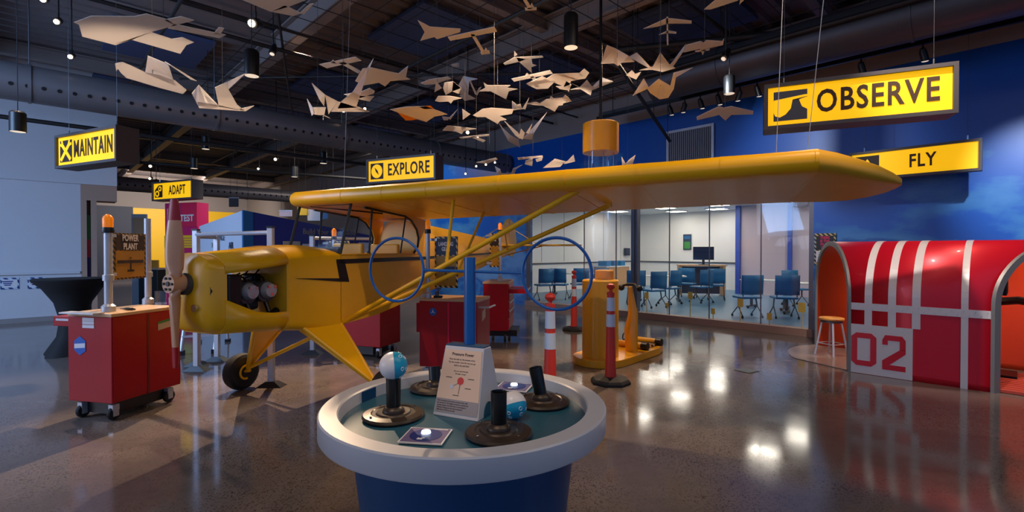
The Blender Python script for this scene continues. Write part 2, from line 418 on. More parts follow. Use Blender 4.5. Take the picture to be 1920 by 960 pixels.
# mural wall with the glazed opening of the classroom
VG0, VG1, ZG = -9.5, -2.54, 2.6
mb = gb(VG1, 9, UW, UW+.25, 0, 4.4); mb.box(((VG0+VG1)/2, UW+.125, (ZG+4.4)/2), (VG1-VG0, .25, 4.4-ZG)); mb.box(((-14.5+VG0)/2, UW+.125, 2.2), (VG0+14.5, .25, 4.4))
wr = grid(mb, 'wall_right', MURAL)
grid(gb(VB, 9, UW, UW+.25, 4.4, ZC), 'wall_right_top', WALLG)
grid(gb(VB, -14.5, UW, UW+.25, 0, 4.4), 'wall_right_far', WALLG)
grid(gb(VG1+.02, 9, UW-.015, UW, 0, .1), 'baseboard_right', STEEL)
grid(gb(VG0, VG1, UW-.06, UW+.16, 0, .13), 'trim_1', SILL)
grid(gb(VG0, VG1, UW-.04, UW+.14, ZG-.06, ZG+.02), 'trim_2', SILL)
edges = [VG0]+[vpx(p, UW) for p in (1093, 1153, 1187, 1253, 1328, 1425)]+[VG1]
win = gb(VG0, VG0+.07, UW, UW+.1, .13, ZG)
win.box((VG1-.035, UW+.05, (ZG+.13)/2), (.07, .1, ZG-.13))
wn = grid(win, 'window_1', PUR)
for i, (a, b) in enumerate(zip(edges[:-1], edges[1:])):
    gb(a+.008, b-.008, UW+.045, UW+.057, .13, ZG-.06).build('pane', GLASS, wn)
    if i: gb(a-.008, a+.008, UW+.04, UW+.062, .13, ZG-.06).build('joint', PUR, wn)
e = vpx(1187, UW); gb(e-.10, e+.06, UW+.07, UW+.2, .13, ZG-.06).build('mullion', PUR, wn)
for k, (px, py, s) in enumerate(((1211, 554, 1), (1250, 572, .6), (1293, 554, 1), (1336, 584, .8), (1387, 568, 1.1), (1442, 594, .9), (1503, 577, 1.2))):
    v = vpx(px, UW); Y = P(UW, v).y; z = EYE-(py-HOR)/F*Y; r = .075*s
    mb = gb(v-.008, v+.008, UW+.036, UW+.040, .13, z); mb.box((v, UW+.038, z), (r*1.3, .006, r*1.9)); mb.build('flower_decal', DECAL, wn)
# ventilation grille on the mural wall
v0, v1 = vpx(1253, UW), vpx(1337, UW)
vg = thing('vent_grille', 'grey louvred ventilation grille high on the dark blue wall', 'vent', P(UW-.03, (v0+v1)/2, 3.2), AZ)
w = v1-v0; mb = MB()
for x in (-w/2, w/2): mb.box((x, 0, .4), (.05, .05, .85))
for z in (0, .8): mb.box((0, 0, z), (w, .05, .05))
mb.build('grille_frame', ALU, vg)
for i in range(22): MB().box((-w/2+w*(i+.5)/22, .005, .4), (w/22*.7, .02, .78)).build('slat', GRILLE, vg)
# classroom shell
grid(gb(-12.2, -12.0, UW+.25, 19.2, 0, 3.05), 'wall_classroom_left', CLASSW)
grid(gb(-12.0, -6.9, 19.0, 19.2, 0, 3.05), 'wall_classroom_back', CLASSW)
grid(gb(-6.9, -.4, 17.6, 17.8, 0, 3.05), 'wall_classroom_side', PINKW)
grid(gb(-.4, -.2, UW+.25, 17.8, 0, 3.05), 'wall_classroom_right', PINKW)
grid(gb(-6.95, -6.8, 17.5, 19.0, 0, 3.05), 'trim_3', BLUMUL)
a = vpx(1482, 17.6); grid(gb(a-.06, a+.06, 17.5, 17.6, 0, 3.05), 'trim_4', BLUMUL)
grid(gb(-12.2, -.2, UW+.25, 19.2, 3.05, 3.15), 'ceiling_classroom', CLASSW)
grid(gb(-11.99, -11.95, 10.2, 18.9, 1.02, 1.06), 'trim_5', STEEL)
grid(gb(-11.9, -7.0, 18.94, 18.99, 1.02, 1.06), 'trim_6', STEEL)
for i in range(7): gb(-12.0, -11.994, 10.6+i*1.25, 10.612+i*1.25, 1.1, 3.0).build('panel_joint', PUR, bpy.data.objects['wall_classroom_left'])
# left wall, its bulkhead and the tan column
ua, ub, uc = upx(152, VL), upx(182, VL), upx(220, VL)
wl = grid(gb(VL-.3, VL, -9, ua, 0, 2.97), 'wall_left', WALLW)
grid(gb(VL-.5, VL+.06, -9, uc, 2.97, ZC), 'wall_left_bulkhead', WALLW)
grid(gb(VL-.5, VL+.02, ua, uc, 2.62, 2.97), 'trim_7', TAN)
mb = gb(VL-.4, VL+.01, ua, ua+.10, 0, 2.62); mb.box((VL-.2, ub-.05, 1.31), (.42, .10, 2.62)); mb.box((VL-.35, (ua+ub)/2, 1.31), (.1, ub-ua, 2.62))
grid(mb, 'trim_8', TAN)
for i, (z0, z1, m) in enumerate(((1.75, 2.3, GREEN), (1.35, 1.75, CRIM), (.9, 1.35, MATS.get('deep_blue_panel') or mat('deep_blue_panel', (32, 22, 120), .5)))):
    gb(VL-.2, VL-.1, ua+.11, ub-.11, z0, z1).build('colour_panel', m, bpy.data.objects['trim_8'])
grid(gb(VL, VL+.05, -9, ua-.02, 1.0, 1.05), 'trim_9', WALLW)
grid(gb(VL, VL+.02, -9, ua, 0, .1), 'baseboard_left', WALLG)
# far wall
grid(gb(VB-.25, VB, -5, UW, 0, ZC), 'wall_back', WALLG)
pn, py_, pz = upx(182, VB), upx(250, VB), upx(470, VB)
grid(gb(VB, VB+.04, pn-2, py_, 0, 3.9), 'trim_10', DKNAVY)
grid(gb(VB, VB+.04, py_, pz, 0, 3.85), 'trim_11', WALLY)

# ------------------------------------------------------------------ the aircraft (local x = port, y = aft, z = up)
TH = R(23)
ac = thing('light_aircraft', 'yellow high-wing light aircraft with black lightning stripe and wooden propeller', 'airplane', (-1.995, 5.10, 0), -TH)
def sect(s, w, zb, zt, crown=0, rb=.08, n=5):
    """closed section: bottom corners rounded rb, top arched by crown"""
    pts = []
    for i in range(n+1):
        t = PI*1.5+PI/2*i/n; pts.append((w-rb+rb*math.cos(t), zb+rb+rb*math.sin(t)))
    for i in range(2*n+1):
        t = PI*i/(2*n); pts.append((w*math.cos(t), zt+crown*math.sin(t)))
    for i in range(n+1):
        t = PI+PI/2*i/n; pts.append((-w+rb+rb*math.cos(t), zb+rb+rb*math.sin(t)))
    return [Vector((x, s, z)) for x, z in pts]
# nose bowl
mb = MB()
mb.loft([sect(-1.375, .12, 1.02, 1.30, .10, .08), sect(-1.36, .19, .95, 1.33, .12, .12), sect(-1.335, .24, .89, 1.345, .14, .13), sect(-1.29, .274, .86, 1.345, .13, .13),
         sect(-1.235, .287, .845, 1.35, .13, .13)])
mb.build('nose_bowl', YEL, ac, True)
def strip(s, w, zb, zt, crown, part, n=8):
    pts = []
    if part == 'top':
        pts.append((w, zt-.03))
        for i in range(2*n+1):
            t = PI*i/(2*n); pts.append((w*math.cos(t), zt+crown*math.sin(t)))
        pts.append((-w, zt-.03))
    else:
        rb = .12; pts.append((-w, part))
        for i in range(n+1):
            t = PI+PI/2*i/n; pts.append((-w+rb+rb*math.cos(t), zb+rb+rb*math.sin(t)))
        for i in range(n+1):
            t = PI*1.5+PI/2*i/n; pts.append((w-rb+rb*math.cos(t), zb+rb+rb*math.sin(t)))
        pts.append((w, part))
    return [Vector((x, s, z)) for x, z in pts]
COW = ((-1.25, .286, .848, 1.35, .13), (-1.0, .312, .83, 1.375, .128), (-.85, .33, .815, 1.395, .125), (-.70, .343, .80, 1.415, .125))
MB().loft([strip(*c, 'top') for c in COW], openring=True).build('cowling_top_panel', YEL, ac, True, solid=.012)
MB().loft([strip(*c, z) for c, z in zip(COW, (1.12, 1.0, .975, .97))], openring=True).build('cowling_lower_panel', YEL, ac, True, solid=.012)
# firewall and boot cowl
MB().loft([sect(-.71, .34, .80, 1.41, .12), sect(-.685, .344, .795, 1.415, .125)]).build('firewall', YFAB, ac, True)
MB().loft([sect(-.69, .345, .797, 1.415, .125), sect(-.5, .347, .77, 1.43, .125), sect(-.3, .348, .735, 1.445, .11), sect(-.12, .348, .70, 1.45, .085), sect(-.05, .348, .70, 1.45, .06)]).build('boot_cowl', YEL, ac, True)
# cabin tub: two sides, floor, and the closed rear fuselage
mb = MB()
for sx in (-1, 1):
    for (s0, z0, s1, z1) in ((-.06, .765, .5, .80), (.5, .80, 1.4, .945)):
        mb.add([(sx*.348, s0, z0), (sx*.348, s1, z1), (sx*.348, s1, 1.462), (sx*.348, s0, 1.462), (sx*.325, s0, z0), (sx*.325, s1, z1), (sx*.325, s1, 1.462), (sx*.325, s0, 1.462)],
               [(0, 1, 2, 3), (7, 6, 5, 4), (0, 4, 5, 1), (3, 2, 6, 7), (0, 3, 7, 4), (1, 5, 6, 2)])
mb.build('cabin_side', YFAB, ac)
MB().add([(-.34, -.06, .765), (.34, -.06, .765), (.34, 1.4, .945), (-.34, 1.4, .945), (-.34, -.06, .80), (.34, -.06, .80), (.34, 1.4, .98), (-.34, 1.4, .98)],
         [(0, 3, 2, 1), (4, 5, 6, 7), (0, 1, 5, 4), (2, 3, 7, 6), (1, 2, 6, 5), (0, 4, 7, 3)]).build('cabin_floor', YFAB, ac)
def aft(s, w, zb, zl, zt):
    return [Vector((x, s, z)) for x, z in ((w*.94, zb), (w, zb+.03), (w, zl), (w*.86, zl+(zt-zl)*.55), (w*.5, zt-(zt-zl)*.08), (0, zt), (-w*.5, zt-(zt-zl)*.08), (-w*.86, zl+(zt-zl)*.55), (-w, zl), (-w, zb+.03), (-w*.94, zb))]
MB().loft([aft(1.38, .348, .943, 1.46, 1.90), aft(1.7, .34, .99, 1.465, 1.885), aft(2.4, .30, 1.09, 1.475, 1.835), aft(3.4, .22, 1.23, 1.50, 1.76), aft(4.4, .12, 1.37, 1.53, 1.68), aft(5.0, .03, 1.44, 1.54, 1.60)]).build('rear_fuselage', YFAB, ac, True)
# side panel above the sill behind the cabin windows, cut by the curved window arch
for sx in (-1, 1):
    arch = [(1.02, 1.91), (1.16, 1.86), (1.27, 1.76), (1.31, 1.66), (1.29, 1.55), (1.2, 1.465)]
    poly = arch+[(1.4, 1.462), (1.5, 1.88), (1.3, 1.91)]
    mb = MB(); n = len(poly); vs = [(sx*.345, y, z) for y, z in poly]+[(sx*.325, y, z) for y, z in poly]
    mb.add(vs, [tuple(range(n)), tuple(range(2*n-1, n-1, -1))]+[(i, (i+1) % n, n+(i+1) % n, n+i) for i in range(n)]); mb.build('rear_window_panel', YFAB, ac)
    fr = [(sx*.35, y, z) for y, z in arch]
    MB().tube([(sx*.35, .30, 1.955)]+fr, .014, 6).build('window_arch', BLK, ac, True)
    MB().tube([(sx*.345, -.06, 1.47), (sx*.345, .10, 1.985)], .015, 6).build('windshield_post', BLK, ac, True)
    MB().tube([(sx*.35, .37, 1.465), (sx*.35, .42, 1.95)], .011, 6).build('door_post', BLK, ac, True)
    MB().tube([(sx*.35, .93, 1.465), (sx*.35, 1.04, 1.92)], .009, 6).build('window_post', BLK, ac, True)
    MB().tube([(sx*.35, -.06, 1.462), (sx*.35, 1.3, 1.462)], .009, 6).build('window_sill', YEL, ac, True)
MB().tube([(-.345, .10, 1.985), (.345, .10, 1.985)], .016, 6).build('windshield_header', BLK, ac, True)
MB().tube([(-.2, .1, 1.97), (.2, .8, 1.93)], .008, 6).build('cabin_brace', BLK, ac, True)
MB().add([(-.33, -.05, 1.52), (.33, -.05, 1.52), (.33, .10, 1.97), (-.33, .10, 1.97), (-.33, -.042, 1.52), (.33, -.042, 1.52), (.33, .108, 1.97), (-.33, .108, 1.97)],
         [(0, 1, 2, 3), (7, 6, 5, 4), (0, 4, 5, 1), (3, 2, 6, 7)]).build('windshield', CABG, ac)
for y0 in (.45, 1.1):
    mb = MB(); mb.box((0, y0, 1.30), (.42, .05, .56)); mb.box((0, y0-.2, 1.08), (.42, .42, .06)); mb.build('seat', YFAB, ac, bevel=.02)
mb = MB()
for sx in (-1, 1): mb.box((sx*.3, -.05, 1.47), (.06, .05, .03))
mb.box((0, -.02, 1.46), (.62, .04, .16)); mb.build('instrument_panel', BLK, ac, bevel=.01)
# lightning stripe on both sides
for sx in (-1, 1):
    x = sx*.3555
    for poly in ([(-.62, 1.255), (-.02, 1.225), (.03, 1.19), (-.07, 1.195)], [(-.03, 1.41), (.0, 1.37), (.06, 1.185), (-.07, 1.20), (-.12, 1.40)], [(-.12, 1.415), (1.38, 1.425), (1.38, 1.385), (-.1, 1.37)]):
        n = len(poly); vs = [(x, y, z) for y, z in poly]+[(x-sx*.012, y, z) for y, z in poly]
        MB().add(vs, [tuple(range(n)), tuple(range(2*n-1, n-1, -1))]+[(i, (i+1) % n, n+(i+1) % n, n+i) for i in range(n)]).build('lightning_stripe', BLK, ac)
    pts = [(1.38, .352), (2.4, .304), (3.4, .224), (4.3, .135)]
    vs = []
    for y, xx in pts: vs += [(sx*xx, y, 1.425+.018*(y-1.38)), (sx*xx, y, 1.385+.024*(y-1.38)+.004)]
    MB().add(vs, [(0, 1, 3, 2), (2, 3, 5, 4), (4, 5, 7, 6)]).build('side_stripe', BLK, ac, solid=.006)
# wing: airfoil lofted along the span; the trailing edge hangs lower than the leading edge
CH = 1.58; DIH = math.tan(R(.9)); INC = R(5.2)
AF = [(0, 0), (.004, .035), (.014, .062), (.035, .084), (.08, .102), (.16, .112), (.3, .112), (.5, .094), (.75, .052), (1, .005), (1, -.006), (.75, -.026), (.5, -.040), (.3, -.052), (.16, -.064), (.08, -.069), (.035, -.066), (.014, -.052), (.004, -.03)]
def wsec(l, le=0.0, te=1.58, tk=1.0, dz=0.0):
    c = te-le; out = []
    for x, t in AF:
        y = le+x*c; z = 2.055+dz+(l-.3)*DIH+t*tk; out.append(Vector((l, y*math.cos(INC)+.0, z-y*math.sin(INC))))
    return out
secs = [wsec(-.40, .01, 1.55, .85), wsec(-.37)]
for i in range(1, 25): secs.append(wsec(-.37+(4.43+.37)*i/24, tk=1+(.03 if i % 3 == 0 else 0)))
wing = MB().loft(secs).build('wing', YEL, ac, True)
tips = [wsec(4.43), wsec(4.55, .07, 1.55, .95, -.012), wsec(4.70, .17, 1.46, .84, -.035), wsec(4.84, .27, 1.30, .68, -.06), wsec(4.94, .36, 1.08, .48, -.08), wsec(5.01, .45, .86, .28, -.092), wsec(5.03, .53, .70, .1, -.097)]
MB().loft(tips).build('wing_tip', YFAB, ac, True)
for l in (.28, .78, 1.28, 2.02, 2.62, 3.22, 3.82, 4.42):
    sc = []
    for dl in (-.012, .012):
        q = wsec(l+dl); sc.append([p+(Vector((0, -1, 0)) if i < 4 or i > 15 else Vector((0, 0, 1 if i < 10 else -1)))*.004 for i, p in enumerate(q)])
    MB().loft(sc).build('rib_tape', YEL, wing, True)
def wpt(l, y): return Vector((l, y*math.cos(INC), 2.055+(l-.3)*DIH-.055-y*math.sin(INC)))
fit = (.35, -.03, .785)
wf, wr2 = wpt(2.68, .24), wpt(2.78, 1.02)
for q, r in ((wf, .026), (wr2, .023)):
    st = MB().cyl(fit, q, r, n=10).build('lift_strut', YEL, ac, True)
    MB().box(q+Vector((0, 0, .02)), (.06, .05, .06)).build('strut_fitting', YEL, st)
def lerp(a, b, t): return Vector(a)*(1-t)+Vector(b)*t
tf, tr = (1.46-.35)/(wf.x-.35), (1.40-.35)/(wr2.x-.35)
MB().cyl(lerp(fit, wf, tf), wpt(1.46, .24), .016, n=8).build('jury_strut', YEL, ac, True)
MB().cyl(lerp(fit, wr2, tr), wpt(1.40, 1.02), .014, n=8).build('jury_strut', YFAB, ac, True)
MB().cyl(lerp(fit, wf, .72), lerp(fit, wr2, .62), .008, n=6).build('cross_wire', YFAB, ac, True)
# tail
def plate(name, poly, fn, th, m, par=ac):
    n = len(poly); vs = [fn(a, b, th/2) for a, b in poly]+[fn(a, b, -th/2) for a, b in poly]
    return MB().add(vs, [tuple(range(n)), tuple(range(2*n-1, n-1, -1))]+[(i, (i+1) % n, n+(i+1) % n, n+i) for i in range(n)]).build(name, m, par, bevel=.008)
hz = lambda x, y, t: (x, y, 1.60+t)
for sx in (-1, 1):
    plate('stabilizer', [(0, 4.35), (sx*.6, 4.42), (sx*1.1, 4.55), (sx*1.4, 4.78), (sx*1.43, 4.88), (0, 4.88)], hz, .03, YFAB)
    plate('elevator', [(sx*.04, 4.9), (sx*1.46, 4.9), (sx*1.42, 5.1), (sx*1.2, 5.24), (sx*.7, 5.28), (sx*.15, 5.2)], hz, .028, YFAB)
    MB().cyl((sx*.05, 4.75, 1.42), (sx*.8, 4.7, 1.59), .01, n=6).build('tail_brace', YFAB, ac)
    MB().cyl((sx*.7, 4.7, 1.61), (sx*.01, 4.75, 2.0), .006, n=6).build('tail_brace', YFAB, ac)
vt = lambda y, z, t: (t, y, z)
plate('fin', [(4.25, 1.68), (4.55, 1.84), (4.8, 2.08), (4.93, 2.12), (4.93, 1.44), (4.6, 1.45)], vt, .03, YFAB)
plate('rudder', [(4.95, 2.13), (5.1, 2.08), (5.26, 1.9), (5.32, 1.68), (5.28, 1.5), (5.12, 1.38), (4.95, 1.40)], vt, .028, YFAB)
# landing gear
for sx in (-1, 1):
    ax = Vector((sx*.85, -.14, .24)); a = Vector((sx*.30, -.50, .80)); b = Vector((sx*.345, -.06, .775))
    lg = thing_leg = MB().cyl(a, ax, .022, n=8).build('gear_leg', YEL, ac, True)
    MB().cyl(b, ax, .022, n=8).build('rear_gear_tube', YEL, lg, True)
    MB().add([a, b, ax, a+Vector((sx*.012, 0, .0)), b+Vector((sx*.012, 0, 0)), ax+Vector((sx*.012, 0, 0))], [(0, 1, 2), (5, 4, 3), (0, 3, 4, 1), (1, 4, 5, 2), (2, 5, 3, 0)]).build('gear_fabric', YEL, lg)
    MB().cyl(ax, (-sx*.22, -.08, .72), .02, n=8).build('shock_strut', YEL, ac, True)
    wx = sx*.95; M = Matrix.Rotation(PI/2, 3, 'Y')
    wh = MB().lathe([(.10, -.06), (.155, -.07), (.185, -.05), (.197, 0), (.185, .05), (.155, .07), (.10, .06)], 28, (wx, -.14, .197), M).build('wheel', RUB, ac, True)
    MB().lathe([(.02, -.062), (.102, -.055), (.11, -.03), (.11, .03), (.102, .055), (.02, .062)], 20, (wx, -.14, .197), M).build('wheel_hub', BLK, wh, True)
    k = MB(); k.tube([(wx-sx*.075, -.14+.07*math.cos(t), .197+.07*math.sin(t)) for t in [R(60+i*20) for i in range(12)]], .012, 6); k.build('brake_drum', YEL, wh, True)
    MB().cyl(ax-Vector((sx*.03, 0, .02)), (wx, -.14, .197), .018, n=8).build('axle', YEL, wh, True)
# engine behind the open cowl
en = MB().box((0, -.98, 1.12), (.26, .34, .26)).build('engine', STEEL, ac, bevel=.03)
for sx in (-1, 1):
    for y0 in (-1.0, -.82):
        mb = MB()
        for i in range(7): mb.cyl((sx*(.12+i*.016), y0, 1.15), (sx*(.129+i*.016), y0, 1.15), .09, n=18)
        cy = mb.build('cylinder', STEEL, en, True)
        MB().cyl((sx*.235, y0, 1.16), (sx*.285, y0, 1.16), .072, .055, n=16).build('rocker_cover', ALU, cy, True)
        for dz, dy in ((.04, .04), (.04, -.04), (-.04, .0)): MB().cyl((sx*.28, y0+dy*.8, 1.16+dz*.8), (sx*.294, y0+dy*.8, 1.16+dz*.8), .012, n=8).build('bolt', CHROME, cy)
        MB().tube([(sx*.2, y0, 1.08), (sx*.25, y0, .98), (sx*.24, y0+.02, .93)], .02, 8).build('exhaust_stub', BLKM, en, True)
        MB().tube([(sx*.10, y0, 1.30), (sx*.18, y0, 1.27), (sx*.21, y0, 1.22)], .008, 6).build('ignition_lead', BLK, en, True)
    MB().tube([(sx*.2, -1.12, 1.16), (sx*.265, -1.1, 1.04), (sx*.26, -1.0, .95), (sx*.25, -.8, .95), (sx*.24, -.73, .98)], .03, 10).build('exhaust_pipe', BLKM, en, True)
    MB().box((sx*.17, -1.15, 1.17), (.20, .13, .28)).build('cooling_eyebrow', BLK, en, bevel=.02)
    MB().cyl((sx*.24, -1.1, 1.02), (sx*.27, -1.1, 1.02), .014, n=8).build('bolt', CHROME, en)
MB().box((0, -.78, 1.24), (.14, .08, .12)).build('magneto', BLKM, en, bevel=.015)
MB().cyl((0, -1.1, 1.2), (0, -1.42, 1.25), .06, n=14).build('crankshaft', STEEL, en, True)
for x in (-.05, .07): MB().tube([(x, -.72, 1.38), (x, -.8, 1.30), (x, -.92, 1.26)], .007, 6).build('hose', BLK, en, True)
# intake holes with baffles in the nose bowl
for sx in (-1, 1):
    MB().lathe([(.085, 0), (.078, -.02), (.06, -.016), (.001, -.01)], 16, (sx*.165, -1.318, 1.19), Matrix.Rotation(-PI/2, 3, 'X')).build('air_intake', BLK, ac, True)
MB().cyl((.12, -1.345, 1.06), (.12, -1.39, 1.06), .03, n=12).build('nose_fitting', CHROME, ac, True)
MB().cyl((.02, -1.35, 1.24), (.02, -1.40, 1.245), .085, n=18).build('propeller_collar', STEEL, ac, True)
# propeller: tapered, twisted blades
HZ = 1.25; HS = -1.45
rings = []
for t in [i/24 for i in range(25)]:
    z = -.64+1.28*t; q = abs(z)/.64; ch = .046+.018*math.sin(min(1, q*1.25)*PI) if q > .12 else .055
    ch *= (1-.35*(max(0, q-.86)/.14)**2) ; th = .036*(1-.72*q)+.006; tw = R(62-48*q)*(1 if z > 0 else -1)
    if q < .14: ch, th, tw = .055, .045, 0
    ring = []
    for k in range(12):
        a = 2*PI*k/12; x, y = ch*math.cos(a), th*math.sin(a); ring.append(Vector((x*math.cos(tw)-y*math.sin(tw), HS+x*math.sin(tw)+y*math.cos(tw), HZ+z)))
    rings.append(ring)
pr = MB().loft(rings[3:22]).build('propeller', WOODP, ac, True)
for rr in (rings[:4], rings[21:]): MB().loft(rr).build('blade_tip', PROPRED, pr, True)
MB().cyl((0, HS-.05, HZ), (0, HS+.07, HZ), .07, n=20).build('propeller_boss', WOODP, pr, True)
for i in range(6):
    t = 2*PI*i/6; MB().cyl((.047*math.cos(t), HS-.06, HZ+.047*math.sin(t)), (.047*math.cos(t), HS-.05, HZ+.047*math.sin(t)), .010, n=8).build('hub_bolt', BLK, pr)
MB().cyl((0, HS-.058, HZ), (0, HS-.05, HZ), .018, n=10).build('hub_bolt', BLK, pr)
# steel cables that carry the wing from the ceiling
for l, y in ((4.2, .35), (4.42, .5)):
    q = Vector(wpt(l, y))+Vector((0, 0, .16)); MB().cyl(q, q+Vector((.12 if l < 4.3 else .3, .25, 3.1)), .0026, n=5).build('hanging_cable', ALU, ac)
q = Vector((-.2, .6, 2.1)); MB().cyl(q, q+Vector((-.3, .5, 3.2)), .0026, n=5).build('hanging_cable', ALU, ac)

# ------------------------------------------------------------------ round air-table exhibit
TX, TY, TZ, TR_ = -.205, 2.18, .84, .61
tb = thing('exhibit_table', 'round air exhibit table with white rim, teal bowl top and navy base', 'table', (TX, TY, 0))
MB().lathe([(.40, 0), (.485, TZ-.085), (.40, TZ-.085)], 64).build('base', NAVY, tb, True)
MB().lathe([(.30, TZ-.088), (TR_-.004, TZ-.088), (TR_, TZ-.082), (TR_, TZ-.006), (TR_-.006, TZ), (.536, TZ), (.530, TZ-.006), (.526, TZ-.07), (.30, TZ-.07)], 96).build('rim', RIMW, tb, True)
MB().lathe([(.001, TZ-.072), (.527, TZ-.072), (.527, TZ-.058), (.001, TZ-.05)], 64).build('bowl_surface', BOWL, tb, True)
ZB = TZ-.052
mb = MB()
for t0, t1 in ((R(152), R(163)), (R(-62), R(-50))):
    M = Matrix.Rotation((t0+t1)/2, 4, 'Z'); mb.add([M @ Vector((.523, -.05, TZ-.06)), M @ Vector((.523, .05, TZ-.06)), M @ Vector((.523, .05, TZ-.008)), M @ Vector((.523, -.05, TZ-.008))], [(0, 1, 2, 3)])
mb.build('rim_notch', NAVY, tb, solid=.004)
def card(px, py, rz, label, w=.17, h=.155):
    p = G(px, py, ZB)
    c = thing('instruction_card', label, 'card', p, rz)
    MB().box((0, 0, .0025), (w, h, .005)).build('card_border', PRINTW, c)
    MB().box((0, 0, .0056), (w-.012, h-.012, .0012)).build('card_print', PRINTP, c)
    MB().lathe([(.001, .0065), (.062, .0065), (.062, .0072), (.001, .0072)], 32).build('dial_print', PRINTB, c)
    MB().lathe([(.001, .0072), (.019, .0072), (.017, .015), (.001, .017)], 24, (-.006, .02, 0)).build('push_button', BTN, c, True)
    MB().prism([(-.022, -.05), (.002, -.05), (-.004, -.044), (.008, -.034), (0, -.028), (-.012, -.038), (-.02, -.032)], Matrix.Translation((0, 0, .0074)), .0008).build('arrow_print', PRINTW, c)
    MB().box((.02, .062, .0065), (.10, .006, .0008)).build('title_print', PRINTW, c)
    return c
card(798, 820, R(-8), 'blue card with lit round button at the front edge of the round table')
card(964, 727, R(-16), 'blue card with lit button behind the white sign stand on the table')
def nozzle(px, py, label, tilt=(0, 0), h=.155):
    p = G(px, py, ZB)
    n = thing('air_nozzle', label, 'nozzle', p, 0, 'black air nozzles on the round table')
    MB().lathe([(.05, .001), (.128, .001), (.132, .008), (.126, .017), (.095, .022), (.09, .018), (.075, .018), (.07, .024), (.05, .022)], 40).build('base_plate', BRONZE, n, True)
    MB().sphere((0, 0, .022), .048, 20, 10, (1, 1, .62)).build('swivel_ball', BRONZE, n, True)
    d = Vector((tilt[0], tilt[1], 1)).normalized(); M = Vector((0, 0, 1)).rotation_difference(d).to_matrix()
    PIPE = MATS.get('black_gloss_pipe') or mat('black_gloss_pipe', (16, 16, 18), .3, .1)
    MB().lathe([(.030, .02), (.0315, h), (.028, h+.001), (.0265, h-.004), (.026, .05), (.001, .05)], 28, (0, 0, .012), M).build('pipe', PIPE, n, True)
    for i in range(4):
        t = PI/4+i*PI/2; MB().cyl((.108*math.cos(t), .108*math.sin(t), .018), (.108*math.cos(t), .108*math.sin(t), .024), .005, n=8).build('screw', CHROME, n)
    return n
nozzle(737, 782, 'black air nozzle under the beach ball at the left of the table')
nozzle(935, 816, 'black upright air nozzle nearest the viewer on the round table')
nozzle(1016, 756, 'black air nozzle leaning left at the right of the round table', (-.20, .05))
nozzle(816, 730, 'black air nozzle half hidden behind the white sign stand', (-.1, .3), .10)
def ball(c, r, label, axis):
    b = thing('beach_ball', label, 'ball', c)
    M = Vector((1, 0, 0)).rotation_difference(Vector(axis).normalized()).to_matrix()
    for s, m, nm in ((-1, BALLW, 'white_half'), (1, BALLB, 'blue_half')):
        rings = []
        for i in range(9):
            t = PI/2*i/8*.999; rings.append([M @ Vector((s*r*math.sin(t), r*math.cos(t)*math.cos(2*PI*k/24), r*math.cos(t)*math.sin(2*PI*k/24))) for k in range(24)])
        MB().loft(rings).build(nm, m, b, True)
    for th, ph in ((.3, .2), (.55, 1.3), (.5, 2.2), (.6, 3.3), (.45, 4.2), (.5, 5.3), (1.0, .4), (.95, 2.0), (1.0, 3.6), (.95, 5.0)):
        d = Vector((math.sin(th), math.cos(th)*math.cos(ph), math.cos(th)*math.sin(ph))); q = Matrix.Identity(3)
        o = d.orthogonal().normalized(); w = d.cross(o)
        MB().tube([M @ ((d*r*.995)+(o*math.cos(2*PI*k/10)+w*math.sin(2*PI*k/10))*r*.12) for k in range(10)], r*.028, 4, True).build('ring_print', BALLW, b)
    return b
p = G(737, 782, ZB); ball((p.x, p.y, ZB+.155+.012+.052), .0595, 'white and blue patterned ball resting on the left air nozzle', (.93, .30, .05))
p = G(962, 786, ZB); ball((p.x, p.y, ZB+.058), .058, 'white and blue ball lying behind the front air nozzle', (.25, -.4, -.85))
# A-frame sign stand in the middle of the table
rz = R(-25)
st = thing('sign_stand', 'white wedge-shaped sign stand printed with Pressure Power text', 'sign', (-.195, 2.20, ZB), rz)
w0, w1, d0, d1, h = .112, .098, .112, .032, .29
def hex8(a, b): return [(-a[0], -a[1], a[2]), (a[0], -a[1], a[2]), (a[0], a[1], a[2]), (-a[0], a[1], a[2]), (-b[0], -b[1], b[2]), (b[0], -b[1], b[2]), (b[0], b[1], b[2]), (-b[0], b[1], b[2])]
HF = [(0, 3, 2, 1), (4, 5, 6, 7), (0, 1, 5, 4), (1, 2, 6, 5), (2, 3, 7, 6), (3, 0, 4, 7)]
MB().add(hex8((w0, d0, 0), (w1, d1, h)), HF).build('stand_body', WHITE, st, bevel=.004)
MB().box((0, 0, h+.003), (2*w1-.006, 2*d1-.004, .006)).build('stand_top', MATS.get('stand_top_blue') or mat('stand_top_blue', (54, 92, 128), .4), st)
sl = Vector((0, d0-d1, h)); FMs = frame_mat((0, -d0-.001, 0), (1, 0, 0), sl)
L = sl.length
MB().prism([(-w0*.93, .075), (w0*.93, .075), (w1*.93, L-.015), (-w1*.93, L-.015)], FMs, .0015).build('sign_card', PEACH, st)
MB().prism([(-w0*.93, .018), (w0*.93, .018), (w0*.93, .074), (-w0*.93, .074)], FMs, .0015).build('sign_card_footer', PGREY, st)
def TM(x, y, z=.0018): return FMs @ Matrix.Translation((x, y, z))
text('Pressure Power', .017, INK, st, TM(0, L-.034), 1, .0004, depth=.0004)
for k, b in enumerate(('Float the ball on the stream of air.', 'Tip the nozzle. How far can you go', 'before the ball falls?')): text(b, .0095, INK, st, TM(0, L-.056-k*.013), 1, .0001, depth=.0003)
for k, b in enumerate(('Can you send the ball', 'through a hoop?')): text(b, .008, INK, st, TM(0, L-.106-k*.011), 1, .0001, depth=.0003)
